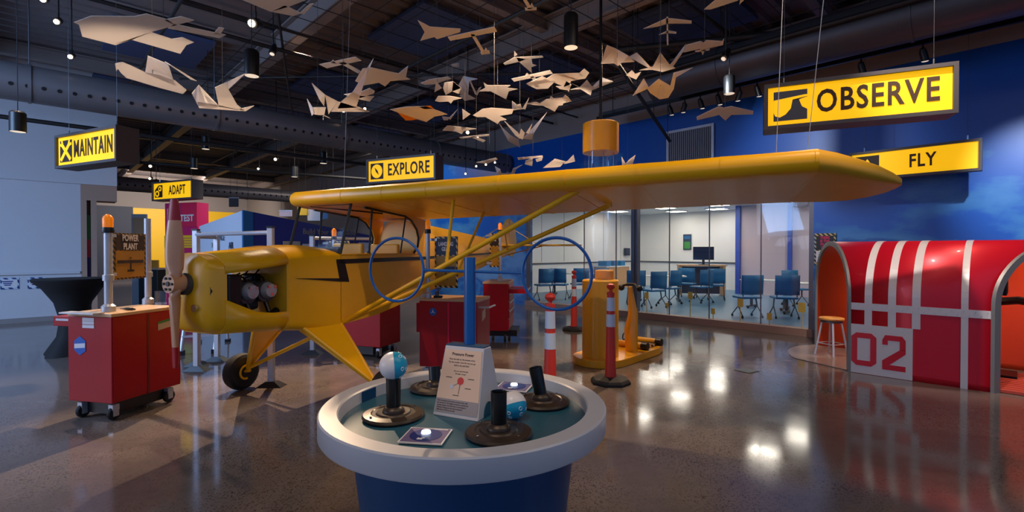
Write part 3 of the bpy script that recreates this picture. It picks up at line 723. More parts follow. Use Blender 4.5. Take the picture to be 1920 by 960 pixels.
for k, b in enumerate(('Fast moving air has lower pressure than still', 'air around it. The higher pressure outside the', 'stream pushes the ball back in and keeps it', 'floating. Wings use the same pressure', 'difference to lift an aircraft.')): text(b, .0085, INK, st, TM(-w0*.86, .066-k*.0095), .98, .0001, 'LEFT', depth=.0003)
MB().lathe([(.001, 0), (.016, 0), (.016, .0008), (.001, .0008)], 20, (0, 0, 0), None).build('diagram_ball', PINK, st).matrix_local = TM(.005, .155)
MB().lathe([(.001, 0), (.010, 0), (.010, .0008), (.001, .0008)], 16).build('diagram_disc', STKW, st).matrix_local = TM(-.035, .128)
mb = MB(); mb.tube([(.005, .139, .0022), (.002, .10, .0022)], .0012, 4); mb.tube([(-.006, .145, .0022), (-.028, .132, .0022)], .0008, 4)
mb.v = [tuple(FMs @ Vector(q)) for q in mb.v]; mb.build('diagram_line', INK, st)
for x, y in ((-.055, .165), (.055, .165), (.045, .125), (-.01, .092)): MB().prism([(x-.015, y), (x+.015, y), (x+.015, y+.003), (x-.015, y+.003)], FMs, .002).build('caption_print', INK, st)
mb = MB(); mb.prism([(.042*math.cos(PI*i/12), .060*math.sin(PI*i/12)) for i in range(13)], frame_mat((w0-.003, -.02, .001), (0, 1, 0), (-.03, 0, 1)), .006); mb.build('side_cutout', BOWL, st)
# hoop stand
hp = thing('hoop_stand', 'blue post with two blue hoops above the round table', 'hoop stand', (-.188, 2.215, ZB+.297))
MB().cyl((0, 0, 0), (0, 0, .385), .0265, n=28).build('post', BLUEP, hp, True)
dl = Vector((.93, -.367, 0)); zc = .325
mb = MB(); mb.cyl(-dl*.24+Vector((0, 0, zc)), dl*.25+Vector((0, 0, zc-.006)), .0065, n=10); mb.build('crossbar', BLUEP, hp, True)
for s, cc in ((-1, -.39), (1, .40)):
    c0 = dl*cc+Vector((0, 0, zc-(.006 if s > 0 else 0)))
    MB().tube([c0+dl*.15*math.cos(2*PI*k/48)+Vector((0, 0, .15*math.sin(2*PI*k/48))) for k in range(48)], .0068, 10, True).build('hoop', BLUEP, hp, True)

# ------------------------------------------------------------------ hanging illuminated signs
def sign(word, right, bottom, rz, label, icon, length=1.445, h=.38, depth=.22, tsize=.30, span=(.28, .93)):
    s = thing('hanging_sign', label, 'sign', (right.x, right.y, bottom), rz, 'yellow illuminated signs hanging from the ceiling')
    L_ = length; fr = .035                       # local x from -L_ to 0, face at y = 0
    mb = MB(); mb.box((-L_/2, depth/2+.02, h/2), (L_+2*fr, depth, h+2*fr)); mb.build('sign_box', SIGNB, s, bevel=.008)
    mb = MB()
    for z in (-fr/2, h+fr/2): mb.box((-L_/2, 0, z), (L_+2*fr, .06, fr))
    for x in (-L_-fr/2, fr/2): mb.box((x, 0, h/2), (fr, .06, h))
    mb.build('sign_frame', SIGNB, s)
    MB().box((-L_/2, .012, h/2), (L_, .02, h)).build('sign_face', SIGNY, s)
    q = .29; cx = -L_+.05+q/2
    MB().box((cx, -.0005, h/2), (q, .005, q)).build('icon_square', BROWN if icon != 'o' else STEEL, s)
    FMi = FM(cx, -.0036, h/2)
    def ic(poly, m=SIGNY, nm='icon_mark'): MB().prism(poly, FMi, .003).build(nm, m, s)
    cir = lambda x, y, r, n=20: [(x+r*math.cos(2*PI*i/n), y+r*math.sin(2*PI*i/n)) for i in range(n)]
    if icon == 'o':                              # a wing in an air stream
        ic([(-.145, .062), (.12, .092), (.145, .092), (.145, .075), (.02, .055), (.005, -.03), (-.04, -.085), (-.09, -.11), (-.13, -.095), (-.145, -.06)])
        ic([(.145, .07), (.145, -.05), (.10, -.02), (.075, .05)]); ic([(.03, .055), (.10, .06), (.07, .045)], BROWN)
    elif icon == 'm':                            # crossed tools
        for a in (45, -45):
            M = Matrix.Rotation(R(a), 2); ic([tuple(M @ Vector(v)) for v in ((-.025, -.17), (.025, -.17), (.025, .11), (.05, .16), (.02, .175), (0, .14), (-.02, .175), (-.05, .16), (-.025, .11))])
    elif icon == 'e':                            # compass
        ic(cir(0, 0, .125, 28)); M = Matrix.Rotation(R(35), 2)
        MB().prism([tuple(M @ Vector(v)) for v in ((0, .085), (.022, 0), (0, -.085), (-.022, 0))], FM(cx, -.007, h/2), .002).build('icon_needle', BROWN, s)
    elif icon == 'a':                            # two gears
        ic(cir(-.05, -.055, .075)); ic(cir(.055, .06, .06))
        MB().prism(cir(-.05, -.055, .04), FM(cx, -.007, h/2), .002).build('icon_hole', BROWN, s); MB().prism(cir(.055, .06, .03), FM(cx, -.007, h/2), .002).build('icon_hole', BROWN, s)
        ic([(-.145, .145), (.0, .145), (-.145, .03)]); 
    else: ic([(-.12, -.1), (.12, -.1), (0, .1)])
    text(word, tsize, SIGNK, s, FM(-L_+L_*(span[0]+span[1])/2, -.001, h/2), 1, .006, depth=.002, spacing=1.12, width=L_*(span[1]-span[0]))
    for x in (-L_*.9, -L_*.08):
        MB().cyl((x, .06, h+fr), (x, .06, ZC-bottom-.1), .002, n=5).build('hanging_wire', STEEL, s)
        MB().cyl((x, .06, h+fr), (x, .06, h+fr+.07), .009, n=6).build('wire_clip', CHROME, s)
    return s
SR = R(-24.6)
sign('OBSERVE', W(1783, 207, 4.38), 2.74, SR, 'large lit yellow OBSERVE sign hanging at upper right', 'o', tsize=.30, span=(.29, .94))
sign('FLY', W(1833, 315, 6.62), 2.60, AZ, 'lit yellow FLY sign hanging before the blue mural behind the wing tip', 'f', 1.42, .36, .1, tsize=.26, span=(.49, .70))
sign('EXPLORE', W(815, 335, 8.59), 2.765, SR, 'lit yellow EXPLORE sign with a compass icon above the wing', 'e', tsize=.30, span=(.31, .93))
sign('MAINTAIN', W(221, 299, 6.2), 2.65, SR, 'lit yellow MAINTAIN sign with crossed tools before the left wall', 'm', 1.38, tsize=.31, span=(.285, .93))
sign('ADAPT', W(361, 371, 11.4), 2.73, SR, 'small distant lit yellow ADAPT sign above the magenta panel', 'a', tsize=.30, span=(.40, .83))

# ------------------------------------------------------------------ tool carts with beacon poles and signs
def caster(mb_par, x, y, r=.06):
    k = MB(); k.box((x, y, r*1.9), (.05, .06, .05)); k.box((x-.024, y, r*1.25), (.006, .05, r*1.3)); k.box((x+.024, y, r*1.25), (.006, .05, r*1.3))
    o = k.build('caster_fork', ALU, mb_par)
    M = Matrix.Rotation(PI/2, 3, 'Y')
    MB().lathe([(.012, -.018), (r*.9, -.018), (r, -.008), (r, .008), (r*.9, .018), (.012, .018)], 18, (x, y, r), M).build('caster_wheel', RUB, o, True)
def cart(label, loc, rz, lx, ly, top=.95, drawers=False, panel=True):
    c = thing('tool_cart', label, 'tool cart', loc, rz, 'red tool carts around the aircraft')     # local x right, y away, front at y=0, x 0..lx
    zb = .165
    MB().box((lx/2, ly/2, (zb+top-.03)/2), (lx, ly, top-.03-zb)).build('cabinet', RED, c, bevel=.006)
    MB().box((lx/2, ly/2, top-.015), (lx+.004, ly+.004, .03)).build('worktop', WOODT, c, bevel=.004)
    MB().box((lx/2, ly/2, .105), (lx*.62, ly*.74, .13)).build('underframe', BLK, c)
    for x in (.07, lx-.07):
        for y in (.07, ly-.07): caster(c, x, y)
    return c
# left cart: narrow end faces the visitor's left, long side faces right
c1 = cart('red tool cart with casters carrying the power plant sign', (-3.955, 4.41, 0), R(-13), .49, .68)
p0 = c1
MB().box((.495, .34, .55), (.006, .66, .72)).build('side_panel', RED, c1)
MB().box((.499, .33, .54), (.008, .02, .74)).build('panel_seam', MATS.get('seam_dark_red') or mat('seam_dark_red', (116, 8, 20), .4), c1)
dr = MB().box((-.12, .26, .86), (.25, .42, .09)).build('side_drawer', RED, c1, bevel=.004)
MB().box((-.10, .045, .875), (.2, .01, .018)).build('drawer_pull', ALU, dr)
MB().box((.2, -.03, .955), (.38, .10, .012)).build('shelf_lip', ALU, c1)
for z, hh in ((.895, .03), (.865, .025), (.833, .028)): MB().box((.235, -.002, z), (.13, .004, hh)).build('label_sticker', STKW, c1)
hexp = [(.075*math.cos(R(30+60*i)), .085*math.sin(R(30+60*i))) for i in range(6)]
MB().prism(hexp, FM(.14, -.001, .66), .003).build('hexagon_sticker', STKB, c1)
MB().prism([(-.06, -.025), (.06, -.015), (.06, .025), (-.06, .015)], FM(.14, -.004, .66), .002).build('sticker_band', STKW, c1)
side = frame_mat((.5, .53, .80), (0, 1, 0), (0, 0, 1))
MB().prism([(-.1, -.06), (.1, -.03), (.1, .045), (-.1, .015)], side, .003).build('name_sticker', CREAM, c1)
MB().prism([(-.1, .0), (.1, .03), (.1, .05), (-.1, .02)], side, .004).build('sticker_band', GREEN, c1)
def beacon_pole(label, loc, z0, z1, r=.032, amber=True, off=False):
    b = thing('beacon_pole', label, 'pole', (loc[0], loc[1], z0), 0, 'aluminium poles with amber beacons on the carts')
    MB().lathe([(r*1.7, 0), (r*1.7, .05), (r, .07), (r, z1-z0)], 20).build('pole', ALU, b, True)
    MB().lathe([(r*1.35, .28), (r*1.35, .33), (r, .335)], 20).build('clamp_collar', ALU, b, True)
    if amber:
        MB().lathe([(r*1.45, z1-z0), (r*1.55, z1-z0+.02), (r*1.35, z1-z0+.05)], 20).build('beacon_base', BLK, b, True)
        MB().lathe([(r*1.25, z1-z0+.05), (r*1.3, z1-z0+.13), (r*1.0, z1-z0+.15), (r*.5, z1-z0+.165), (.002, z1-z0+.168)], 20).build('beacon_lens', AMBER, b, True)
    return b
beacon_pole('aluminium pole with amber beacon at the near end of the left cart', (-3.64, 4.47), .95, 1.66)
q = G(277, 570, .95); bp = beacon_pole('plain aluminium pole at the far end of the left cart', (q.x, q.y), .95, 1.83, .03, False)
def hazard_sign(lines, a, b, z0, z1, label, top=BROWN, low=OCHRE, border=HAZ, txt=TXTG, plane=True, tsize=.1):
    a = Vector(a); b = Vector(b); d = b-a; w = d.length; rz = math.atan2(d.y, d.x); h = z1-z0
    s = thing('hazard_sign', label, 'sign', (a.x, a.y, z0), rz, 'striped-border maintenance signs')
    MB().box((w/2, 0, h/2), (w, .016, h)).build('striped_border', border, s)
    MB().box((w/2, -.009, h*.80), (w*.88, .003, h*.32)).build('title_field', top, s)
    MB().box((w/2, -.009, h*.33), (w*.88, .003, h*.58)).build('picture_field', low, s)
    for i, t in enumerate(lines): text(t, tsize, txt, s, FM(w/2, -.011, h*.80+(len(lines)/2-.5-i)*tsize*.95), .72, .002, depth=.001)
    if plane:
        MB().box((w/2, -.0115, h*.38), (w*.8, .003, h*.07)).build('wing_print', top, s); MB().box((w/2, -.0115, h*.29), (w*.04, .003, h*.26)).build('body_print', top, s)
        MB().box((w/2, -.0115, h*.18), (w*.2, .003, h*.045)).build('tail_print', top, s); MB().box((w/2, -.0115, h*.46), (w*.05, .003, h*.03)).build('propeller_print', top, s)
    for zz in (.12, .94): MB().box((-.02, 0, h*zz), (.10, .03, .03)).build('bracket', ALU, s)
    return s
def xy(px, Y): return ((px-960)/F*Y, Y, 0)
hazard_sign(('POWER', 'PLANT'), xy(211, 4.55), xy(272, 4.98), 1.23, 1.665, 'brown POWER PLANT hazard sign with an aircraft silhouette', tsize=.085, txt=TXTW)
t1 = thing('screwdriver', 'black handled tool lying on the left red cart', 'tool', (-3.52, 4.55, .952), R(-10))
MB().tube([(-.06, 0, .012), (-.02, 0, .014), (.03, 0, .014), (.07, 0, .01)], [.006, .013, .014, .006], 8).build('handle', BLK, t1, True)
MB().cyl((-.06, 0, .012), (-.09, 0, .012), .005, n=6).build('tip', STEEL, t1)
# middle cart
c2 = cart('red tool cart with worktop carrying the landing gear sign', (-1.07, 5.72, 0), R(-14), .70, .5)
MB().box((.36, -.004, .54), (.02, .008, .74)).build('panel_seam', CRIM, c2)
MB().lathe([(.001, 0), (.045, 0), (.045, .003), (.001, .003)], 24).build('round_sticker', STKB, c2).matrix_local = FM(.17, -.001, .80)
for i in range(3):
    t = R(90+120*i); MB().prism([(.006*math.cos(t+1.57), .006*math.sin(t+1.57)), (.035*math.cos(t), .035*math.sin(t)), (-.006*math.cos(t+1.57), -.006*math.sin(t+1.57))], FM(.17, -.005, .80), .002).build('sticker_blade', STKW, c2)
MB().prism([(.18, .68), (.31, .72), (.31, .83), (.18, .79)], frame_mat((.701, 0, 0), (0, 1, 0), (0, 0, 1)), .003).build('label_sticker', CREAM, c2)
MB().box((-.03, .2, .72), (.06, .3, .34)).build('side_bin', RED, c2)
MB().tube([(.69, .05, .86), (.82, .05, .86), (.82, .3, .86)], .012, 6).build('handle_bar', ALU, c2, True)
q = (-1.07+.09, 5.72+.06); beacon_pole('slim aluminium pole with unlit beacon beside the landing gear sign', q, .95, 1.70, .024)
Yp = 5.72
hazard_sign(('LANDING', 'GEAR'), xy(816, 5.82), xy(858, 5.70), 1.07, 1.665, 'navy LANDING GEAR sign with an aircraft silhouette above the middle cart', DKNAVY, OCHRE, HAZC, TXTW, tsize=.062)
cl = thing('bench_clamp', 'small metal clamp standing on the middle red cart', 'clamp', (-.86, 5.78, .952))
MB().box((0, 0, .012), (.1, .07, .024)).build('clamp_foot', BLKM, cl, bevel=.004); MB().cyl((0, 0, .02), (0, 0, .11), .009, n=8).build('clamp_screw', STEEL, cl, True); MB().cyl((-.035, 0, .105), (.035, 0, .105), .006, n=6).build('clamp_bar', STEEL, cl); MB().box((-.02, 0, .05), (.03, .05, .05)).build('clamp_jaw', STEEL, cl)
# drawer chest: body seen from its side, drawers facing right
c3 = thing('tool_chest', 'red rolling tool chest with silver-edged drawers, one open', 'tool chest', (-.47, 8.1, 0), R(-6))
MB().box((.205, .4, .575), (.41, .8, .77)).build('cabinet', RED, c3, bevel=.006); MB().box((.205, .4, .975), (.43, .82, .03)).build('worktop', WOODT, c3)
MB().box((.3, .3, .15), (.5, .5, .1)).build('underframe', BLK, c3)
for x in (.06, .35):
    for y in (.08, .72): caster(c3, x, y, .055)
for i, (z, hh) in enumerate(((.915, .07), (.74, .12), (.60, .12), (.46, .12), (.30, .16))):
    d_ = MB().box((.415, .4, z), (.02, .74, hh)).build('drawer', REDB if i in (0, 4) else RED, c3, bevel=.004)
    if 0 < i < 4: MB().box((.43, .4, z+hh/2-.015), (.016, .72, .025)).build('drawer_pull', ALU, d_)
d_ = MB().box((.56, .4, .835), (.30, .7, .07)).build('drawer', RED, c3); MB().box((.715, .4, .85), (.016, .68, .03)).build('drawer_pull', ALU, d_)
q = G(936, 527, .99); beacon_pole('aluminium pole with amber beacon on the drawer chest', (-.20, 8.3), .99, 1.80, .026)
hazard_sign(('TAIL',), (-.36, 8.12, 0), (-.22, 8.22, 0), 1.23, 1.78, 'narrow striped sign on the drawer chest pole, seen nearly edge-on', BROWN, OCHRE, HAZC, TXTW, False, .04)
# cart behind the landing gear
c4 = cart('red tool cart on black casters partly hidden behind the landing gear', (-2.62, 7.1, 0), R(-20), .86, .5, .95)
beacon_pole('far aluminium pole with amber beacon seen through the windshield', (-2.60, 7.25), .95, 1.66, .026)
hazard_sign(('FUSE', 'LAGE'), xy(613, 7.3), xy(655, 7.1), 1.15, 1.64, 'dark striped sign seen through the windshield behind the cabin', BROWN, DKNAVY, HAZC, TXTW, False, .07)

# ------------------------------------------------------------------ aluminium barrier behind the nose
def barrier(label, pts, top, rails, feet=True):
    b = thing('barrier', label, 'barrier', (pts[0][0], pts[0][1], 0), 0, 'aluminium barriers behind the aircraft')
    o = Vector((pts[0][0], pts[0][1], 0))
    for i, (x, y) in enumerate(pts):
        q = Vector((x, y, 0))-o; MB().box(q+Vector((0, 0, top/2)), (.06, .06, top-.02)).build('post', ALU, b, bevel=.004)
        MB().box(q+Vector((0, 0, top)), (.07, .07, .02)).build('post_cap', BLK, b)
        if feet:
            ft = MB(); ft.add([q+Vector(v) for v in ((-.14, -.08, .0), (.14, -.08, 0), (.14, .08, 0), (-.14, .08, 0), (-.05, -.04, .06), (.05, -.04, .06), (.05, .04, .06), (-.05, .04, .06))], HF); ft.build('foot', BLK, b)
    for i in range(len(pts)-1):
        a = Vector((*pts[i], 0))-o; c = Vector((*pts[i+1], 0))-o
        for z in rails: MB().cyl(a+Vector((0, 0, z)), c+Vector((0, 0, z)), .024, n=10).build('rail', ALU, b, True)
    return b
b1 = barrier('aluminium railing on tall posts behind the aircraft nose', [(-3.95, 6.2), (-2.66, 5.47)], 1.76, (1.70, ))
b2 = barrier('aluminium railing running back beyond the cabin', [(-2.9, 7.2), (-2.0, 7.6)], 1.72, (1.68,))
b3 = barrier('short aluminium railing just behind the propeller', [(-4.10, 6.45), (-4.02, 6.75)], 1.74, (1.36, 1.68))
lad = thing('rolling_ladder', 'sloping aluminium ladder frame behind the propeller', 'ladder', (-4.75, 7.1, 0), R(20))
for x in (0, .42):
    MB().cyl((x, 0, .05), (x-.0, .75, 1.35), .025, n=8).build('rail', ALU, lad, True); MB().cyl((x, .75, 1.35), (x, 1.0, .03), .02, n=8).build('leg', ALU, lad, True)
for i in range(4): MB().box((.21, .12+i*.17, .25+i*.29), (.42, .12, .02)).build('step', ALU, lad)
for x in (0, .42): MB().box((x, .02, .03), (.07, .12, .06)).build('foot', BLK, lad); MB().box((x, 1.0, .02), (.07, .12, .04)).build('foot', BLK, lad)

# ------------------------------------------------------------------ delineator posts
def delineator(label, loc, h=1.13):
    d = thing('delineator_post', label, 'post', loc, R(22), 'orange delineator posts')
    MB().lathe([(.23, 0), (.23, .025), (.205, .055), (.09, .075), (.075, .075)], 8).build('rubber_base', RUB, d, bevel=.006)
    z0, z1 = .07, h-.13
    r = lambda z: .062-.022*(z-z0)/(z1-z0)
    MB().lathe([(r(z0)*1.05, z0), (r(z0), z0+.05), (r(z1), z1), (r(z1)*1.12, z1+.004), (r(z1)*1.12, z1+.03), (.02, z1+.035)], 24).build('tube', ORNG, d, True)
    for a, b in ((h-.49, h-.35), (h-.31, h-.16)): MB().lathe([(r(a)+.0025, a), (r(b)+.0025, b)], 24).build('reflective_band', REFL, d, True)
    MB().lathe([(.018, z1+.03), (.016, z1+.055), (.042, z1+.075), (.048, z1+.095), (.04, z1+.115), (.012, z1+.13)], 20).build('grip', ORNG, d, True)
delineator('orange delineator post standing in front of the yellow pedestal', (1.12, 5.62, 0))
delineator('orange delineator post behind the rim of the round table', (.335, 4.35, 0))
delineator('far orange delineator post seen through the right hoop', (1.17, 9.35, 0))

# ------------------------------------------------------------------ yellow wind-tube exhibit
pd = thing('wind_tube', 'yellow round pedestal with clear tube, pedals and curved floor base', 'exhibit', (1.18, 6.62, 0), R(48))
st_ = []
for i in range(17):
    t = PI/2+PI*i/16; st_.append((.36*math.cos(t), .36*math.sin(t)))
st_ += [(1.0, -.36), (1.3, -.28), (1.36, .0), (1.3, .28), (1.0, .36)]
MB().prism(st_, Matrix.Identity(4), .10).build('floor_base', PEDY, pd, bevel=.01)
MB().lathe([(.24, .10), (.24, 1.10), (.225, 1.115), (.001, 1.115)], 48).build('pedestal', PEDY, pd, True)
mb = MB(); mb.box((.10, .0, 1.17), (.18, .2, .14)); mb.build('control_box', PEDY, pd, bevel=.02)
MB().lathe([(.222, 1.115), (.222, 3.0)], 48).build('clear_tube', TUBEG, pd, True)
MB().lathe([(.236, 2.80), (.236, 3.18), (.22, 3.19), (.001, 3.19)], 48).build('tube_cap', PEDY, pd, True)
MB().cyl((0, 0, 3.19), (0, 0, ZC-.1), .02, n=8).build('tube_hanger', BLK, pd)
for k in range(5):
    t = k*1.3; MB().cyl((.17*math.cos(t), .17*math.sin(t), 2.55), (.17*math.cos(t), .17*math.sin(t), 2.82), .006, n=6).build('tube_rod', CHROME, pd)
mb = MB(); mb.tube([(.56, -.16, .1), (.54, -.16, .40), (.60, -.16, .60), (.52, -.16, 1.0)], [.085, .095, .07, .028], 12); mb.build('lever_arm', PEDY, pd, True)
MB().tube([(.44, -.32, .98), (.54, -.22, 1.03), (.56, -.10, 1.03), (.50, .04, .98)], .018, 8).build('handle_bar', BLK, pd, True)
for s_ in (-.30, -.02): MB().sphere((.52, s_, .98), .045, 10, 8).build('handle_grip', BLK, pd, True)
for x in (.74, 1.18):
    MB().cyl((x, -.24, .15), (x, .2, .15), .045, n=14).build('roller', PEDY, pd, True)
    for s_ in (-.27, .22): MB().cyl((x, s_-.045, .15), (x, s_+.045, .15), .055, n=14).build('roller_end', BLK, pd, True)
for i in range(6): MB().cyl((.83+i*.055, -.26, .118), (.83+i*.055, .2, .118), .02, n=8).build('tread_bar', BRONZE if i % 2 else WOODT, pd, True)
MB().tube([(1.0+.05*math.cos(t), .2, .20+.05*math.sin(t)) for t in [2*PI*k/14 for k in range(14)]], .009, 6, True).build('pedal_ring', BLK, pd, True)

# ------------------------------------------------------------------ red shelter 02 (local x = v, y = u)
UF, UBK, HS_ = 7.27, 8.95, 1.62                   # front plane, back plane, height
VFL, VFR = vpx(1593, UF), vpx(1866, UF)            # flared ends: the back is longer than the front
VBL, VBR = VFL-.80, VFR+1.15
sh = thing('simulator_shelter', 'red arched shelter with silver bands and number 02 before the mural', 'shelter', (0, 0, 0), AZ)
NA = 22
def prof_pt(t, grow=0.0):                          # t 0..1 along front wall, arch, back wall -> (u, z)
    hw = (UBK-UF)/2; uc_ = (UF+UBK)/2; z1 = .92
    Lw = z1; La = PI*.5*(hw+(HS_-z1)); tot = 2*Lw+La; s = t*tot
    if s < Lw: return UF-grow, s
    if s > Lw+La: return UBK+grow, tot-s
    a = PI*(s-Lw)/La; return uc_-(hw+grow)*math.cos(a), z1+(HS_-z1+grow)*math.sin(a)
def vend(u, left):
    f = (u-UF)/(UBK-UF); return VFL+(VBL-VFL)*f if left else VFR+(VBR-VFR)*f
TS = [i/60 for i in range(61)]
def skin(m, name, tlist, a, b, grow, th=0, par=sh, smooth=True):   # a, b: functions of u giving v
    rows = []
    for t in tlist:
        u, z = prof_pt(t, grow); rows.append([Vector((a(u), u, z)), Vector((b(u), u, z))])
    return MB().loft(rows, openring=True).build(name, m, par, smooth, solid=th)
skin(SHR, 'outer_skin', TS, lambda u: vend(u, True), lambda u: vend(u, False), 0, .008)
skin(SHO, 'inner_lining', TS, lambda u: vend(u, True)+.02, lambda u: vend(u, False)-.02, -.05, .008)
for left in (True, False):
    rows = []
    for t in TS:
        u0, z0 = prof_pt(t, .012); u1, z1 = prof_pt(t, -.052); d = -.012 if left else .012
        rows.append([Vector((vend(u0, left)+d, u0, z0)), Vector((vend(u1, left)+d, u1, max(z1, 0))), Vector((vend(u1, left)-d*1.5, u1, max(z1, 0))), Vector((vend(u0, left)-d*1.5, u0, z0))])
    MB().loft(rows).build('arch_trim', SHG, sh, True)
def tz(z): 
    best = min(range(401), key=lambda i: abs(prof_pt(i/800)[1]-z)); return best/800
# silver bands over the skin, one horizontal belt, one white number panel
def band(px0, px1, t0, t1, m=SHW, g=.006, name='band'):
    a, b = vpx(px0, UF), vpx(px1, UF); n = max(2, int((t1-t0)*60)); tl = [t0+(t1-t0)*i/n for i in range(n+1)]
    fa = lambda u: a; fb = lambda u: b
    return skin(m, name, tl, fa, fb, g, .004, smooth=False)
zt0, zt1 = .775, .865
for a, b in ((1622, 1636), (1666, 1681), (1711, 1727)): band(a, b, tz(.60), .62)
band(1803, 1817, 0, .62)
b_ = band(1593.5, 1865, tz(zt0), tz(zt1), SHW, .008, 'belt_band')
for i in range(26):
    v = VFL+.05+(VFR-VFL-.1)*i/25; MB().cyl((v, UF-.016, .80+.04*(i % 2)), (v, UF-.009, .80+.04*(i % 2)), .006, n=6).build('rivet', ALU, b_)
pn2 = band(1593.5, 1713, 0.001, tz(.60), SHW, .007, 'number_panel')
va, vb = vpx(1598, UF), vpx(1645, UF); vc, vd = vpx(1656, UF), vpx(1700, UF)
def digit(polys, a, b, z0, z1):
    w = b-a; hh = z1-z0
    for p in polys: MB().prism([(a+x*w, z0+y*hh) for x, y in p], frame_mat((0, UF-.010, 0), (1, 0, 0), (0, 0, 1)), .003).build('number_print', SHR, pn2)
c_ = .2; k_ = .12
digit([[(0, k_), (c_, 0), (c_*1.2, .16), (c_*1.2, .84), (c_, 1), (0, 1-k_)], [(1, k_), (1, 1-k_), (1-c_, 1), (1-c_*1.2, .84), (1-c_*1.2, .16), (1-c_, 0)], [(c_, 0), (1-c_, 0), (1-c_*1.2, .16), (c_*1.2, .16)], [(c_, 1), (c_*1.2, .84), (1-c_*1.2, .84), (1-c_, 1)]], va, vb, .10, .50)
digit([[(0, 0), (1, 0), (1, .15), (0, .15)], [(0, .15), (.32, .15), (1, .50), (1, .62), (.78, .62), (0, .26)], [(.75, .6), (1, .6), (1, .88), (.85, 1), (.75, .85)], [(0, .86), (.12, 1), (.86, 1), (.76, .85), (0, .85)], [(0, .72), (.24, .72), (.24, .86), (0, .86)]], vc, vd, .09, .50)
# simulator equipment in the right opening
eq = thing('simulator_console', 'black monitor and control arm inside the right end of the red shelter', 'console', P(8.15, -.34, .036), AZ)
MB().box((.18, .25, 1.15), (.06, .55, .42)).build('monitor', BLKM, eq, bevel=.01); MB().box((.215, .25, 1.15), (.004, .5, .37)).build('screen', MATS.get('brown_screen') or mat('brown_screen', (120, 50, 20), .4), eq)
MB().tube([(.1, 0, .86), (.3, -.1, .9), (.55, -.15, .86)], .045, 8).build('control_arm', BLK, eq, True); MB().sphere((.08, -.05, .82), .08, 12, 8).build('control_joint', BLK, eq, True)
MB().box((.1, .1, .4), (.09, .09, .8)).build('console_leg', BLKM, eq)
MB().box((.1, .1, .012), (.4, .4, .024)).build('console_foot', BLKM, eq)
MB().box((.03, .42, 1.2), (.02, .3, .3)).build('map_panel', STKW, eq)
# floor pad and slatted deck
poly = [tuple(Vector((vend(UF, True)+.03, UF+.02))), ]
pts = [(VFL+.03, UF+.02)]+[(VFL-.72+.10*math.cos(PI/2+PI*i/8)-.03*i, UF+.35+.12*i) for i in range(9)]+[(VBL, UBK), (VFL, UBK)]
pad = thing('floor_pad', 'thin pale rounded floor pad under the stool at the shelter', 'floor mat', (0, 0, .002), AZ)
MB().prism(pts, Matrix.Identity(4), .008).build('pad', PADM, pad)
dk = thing('shelter_deck', 'ribbed red deck boards on the floor of the right shelter opening', 'deck', (0, 0, .0), AZ)
for i in range(14):
    u = UF+.10+i*.105; MB().box((vend(u, False)-.35+.25, u, .02), (1.1, .07, .03)).build('deck_board', MATS.get('deck_red_brown') or mat('deck_red_brown', (170, 62, 48), .5), dk)
# stool
q = G(1560, 668); so = thing('stool', 'round wooden stool with grey metal legs in the shelter entrance', 'stool', (q.x, q.y, .011), R(20))
MB().lathe([(.14, .505), (.155, .51), (.158, .53), (.15, .54), (.001, .54)], 28).build('seat', STOOLW, so, True)
MB().lathe([(.13, .47), (.14, .475), (.14, .505), (.001, .505)], 24).build('seat_ring', STEEL, so, True)
for i in range(4):
    t = PI/4+i*PI/2; MB().cyl((.115*math.cos(t), .115*math.sin(t), .48), (.20*math.cos(t), .20*math.sin(t), 0), .014, n=8).build('leg', ALU, so, True)
for i in range(4):
    t = PI/4+i*PI/2; t2 = t+PI/2; r_ = .172; MB().cyl((r_*math.cos(t), r_*math.sin(t), .17), (r_*math.cos(t2), r_*math.sin(t2), .17), .008, n=6).build('rung', ALU, so)

# ------------------------------------------------------------------ cocktail table, wall posters
ck = thing('cocktail_table', 'tall cocktail table under a tight black stretch cover by the left wall', 'table', (-6.42, 7.25, 0))
NT = 32; rows = []
for z, r, k in ((0.0, .40, .55), (.06, .36, .5), (.25, .22, .3), (.5, .165, .12), (.75, .22, .03), (.95, .34, 0), (1.06, .45, 0), (1.085, .46, 0)):
    rows.append([Vector((r*(1-k*.5*(1-math.cos(4*t))*.5)*math.cos(t), r*(1-k*.5*(1-math.cos(4*t))*.5)*math.sin(t), z)) for t in [2*PI*i/NT for i in range(NT)]])
MB().loft(rows).build('stretch_cover', CLOTH, ck, True); MB().lathe([(.455, 1.083), (.46, 1.09), (.455, 1.097), (.001, 1.098)], 32).build('table_top', CLOTH, ck, True)
fa_ = thing('acrylic_holder', 'small clear acrylic leaflet holder at the far end of the left cart', 'holder', (-3.56, 5.02, .952), R(-13))
for x, y, sx_, sy_ in ((-.04, 0, .004, .06), (.04, 0, .004, .06), (0, -.03, .08, .004), (0, .03, .08, .004)): MB().box((x, y, .07), (sx_, sy_, .14)).build('holder_wall', TUBEG, fa_)
def wposter(px0, px1, py0, py1, label):
    u0, u1 = upx(px0, VL), upx(px1, VL); Y = P((u0+u1)/2, VL).y; z0, z1 = EYE-(py1-HOR)/F*Y, EYE-(py0-HOR)/F*Y
    s = thing('wall_notice', label, 'notice', P((u0+u1)/2, VL+.012, z0), math.atan2(E2.y, E2.x), 'striped notices on the left wall')
    w = u1-u0; h = z1-z0
    MB().box((0, 0, h/2), (w, .012, h)).build('striped_border', HAZB, s); MB().box((0, -.008, h/2), (w*.84, .004, h*.72)).build('notice_sheet', WHITE, s)
    for k in range(3): MB().box((-.03, -.011, h*(.68-.16*k)), (w*(.6-.12*k), .003, .022)).build('text_line', BOOTHB, s)
